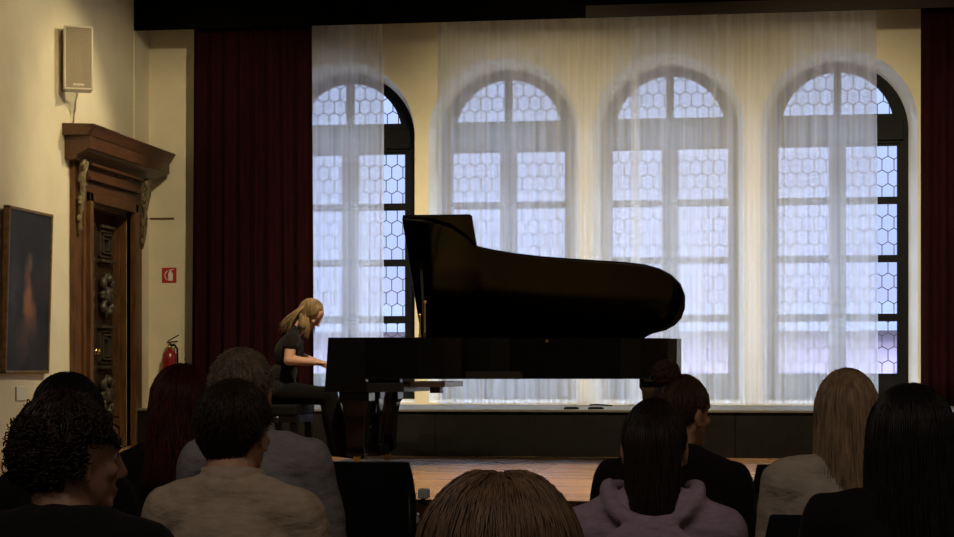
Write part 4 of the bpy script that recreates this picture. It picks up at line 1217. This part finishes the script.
# ------------------------------------------------------------------ outside
NB = empty('neighbouring_building', (0, 62, -12), 0, 'pale pink house seen through the lower window panes', 'building', None, 'structure')
ztopb = at(850, 331, y=62).z + 12
MB().box((-34, 0, 0), (26, 8, ztopb)).build('facade', M['pinkwall'], NB)
MB().prism([(-35, -.6, ztopb), (-35, 4, ztopb + 1.1), (-35, 8.6, ztopb)], (62, 0, 0)).build('roof', M['rooftile'], NB)
for k in range(16):
    w = MB().box((-32 + k * 3.6, -.06, ztopb - 3.2), (-30.7 + k * 3.6, .05, ztopb - 1.3)).build('window', M['facadeglass'], NB)
gm = MB().box((-200, 20.5, -12.3), (200, 260, -12)).build('ground_outside', M['ledge'], None); tag(gm, 'ground far below outside the windows', 'ground', kind='structure')

# ------------------------------------------------------------------ light
w = bpy.data.worlds.new('evening_sky'); sc.world = w; w.use_nodes = True
nt = w.node_tree; bg = nt.nodes['Background']
tc = nt.nodes.new('ShaderNodeTexCoord'); sx = nt.nodes.new('ShaderNodeSeparateXYZ'); nt.links.new(tc.outputs['Generated'], sx.inputs[0])
mr = nt.nodes.new('ShaderNodeMapRange'); mr.inputs['From Min'].default_value = -.05; mr.inputs['From Max'].default_value = .25
nt.links.new(sx.outputs['Z'], mr.inputs['Value'])
rp = nt.nodes.new('ShaderNodeValToRGB')
rp.color_ramp.elements[0].position = 0; rp.color_ramp.elements[0].color = (.66, .55, .80, 1)
rp.color_ramp.elements[1].position = 1; rp.color_ramp.elements[1].color = (.54, .68, .98, 1)
e = rp.color_ramp.elements.new(.35); e.color = (.47, .55, .95, 1)
nt.links.new(mr.outputs['Result'], rp.inputs['Fac']); nt.links.new(rp.outputs['Color'], bg.inputs['Color'])
m3 = nt.nodes.new('ShaderNodeMapRange'); m3.interpolation_type = 'SMOOTHSTEP'; m3.inputs['From Min'].default_value = .16; m3.inputs['From Max'].default_value = .75
m3.inputs['To Min'].default_value = 1.38; m3.inputs['To Max'].default_value = 16.5
nt.links.new(sx.outputs['Z'], m3.inputs['Value']); nt.links.new(m3.outputs['Result'], bg.inputs['Strength'])

def spot(name, loc, aim, energy, col, angle, blend=.5, size=.12):
    ld = bpy.data.lights.new(name, 'SPOT'); ld.energy = energy; ld.color = col; ld.spot_size = radians(angle); ld.spot_blend = blend; ld.shadow_soft_size = size
    o = bpy.data.objects.new(name, ld); COL.objects.link(o); o.location = loc
    d = Vector(aim) - Vector(loc); o.rotation_euler = d.to_track_quat('-Z', 'Y').to_euler()
    return o
WARM = (1.0, .82, .48)
spot('stage_spot_center', (-2.0, 13.2, 5.9), (-2.2, 19.2, 1.12), 1550, WARM, 64, 1.0, .15)
spot('stage_spot_right', (.8, 13.2, 5.9), (.6, 19.2, 1.12), 1350, WARM, 64, 1.0, .15)
spot('wall_spot', (-2.6, 18.0, 5.7), (XL, 15.8, 2.2), 420, WARM, 62, .5, .04)
spot('door_spot', (-3.0, 13.6, 5.9), (XL + .6, 18.6, 2.0), 560, WARM, 55, .6, .05)
spot('floor_spot', (-1.2, 11.5, 5.9), (-1.0, 13.0, .55), 1700, (1, .78, .48), 60, .8, .1)
spot('pianist_spot', (-2.2, 12.6, 5.9), (-3.5, 15.25, 1.5), 1000, (1, .80, .52), 26, .6, .08)
al = bpy.data.lights.new('hall_fill_light', 'AREA'); al.energy = 60; al.color = (1, .84, .72); al.shape = 'RECTANGLE'; al.size = 4; al.size_y = 1.2  # unseen fill, added to lift the backs of the audience
o = bpy.data.objects.new('hall_fill_light', al); COL.objects.link(o); o.location = (-1, 0.2, 5.9); o.rotation_euler = (radians(10), 0, 0)
su = bpy.data.lights.new('evening_sun', 'SUN'); su.energy = 0.5; su.color = (1, .72, .62); su.angle = .02
o = bpy.data.objects.new('evening_sun', su); COL.objects.link(o); o.rotation_euler = (radians(62), 0, radians(-25)); 
sc.cycles.transparent_max_bounces = 24
sc.cycles.max_bounces = 10
sc.cycles.use_denoising = True
sc.cycles.use_adaptive_sampling = False
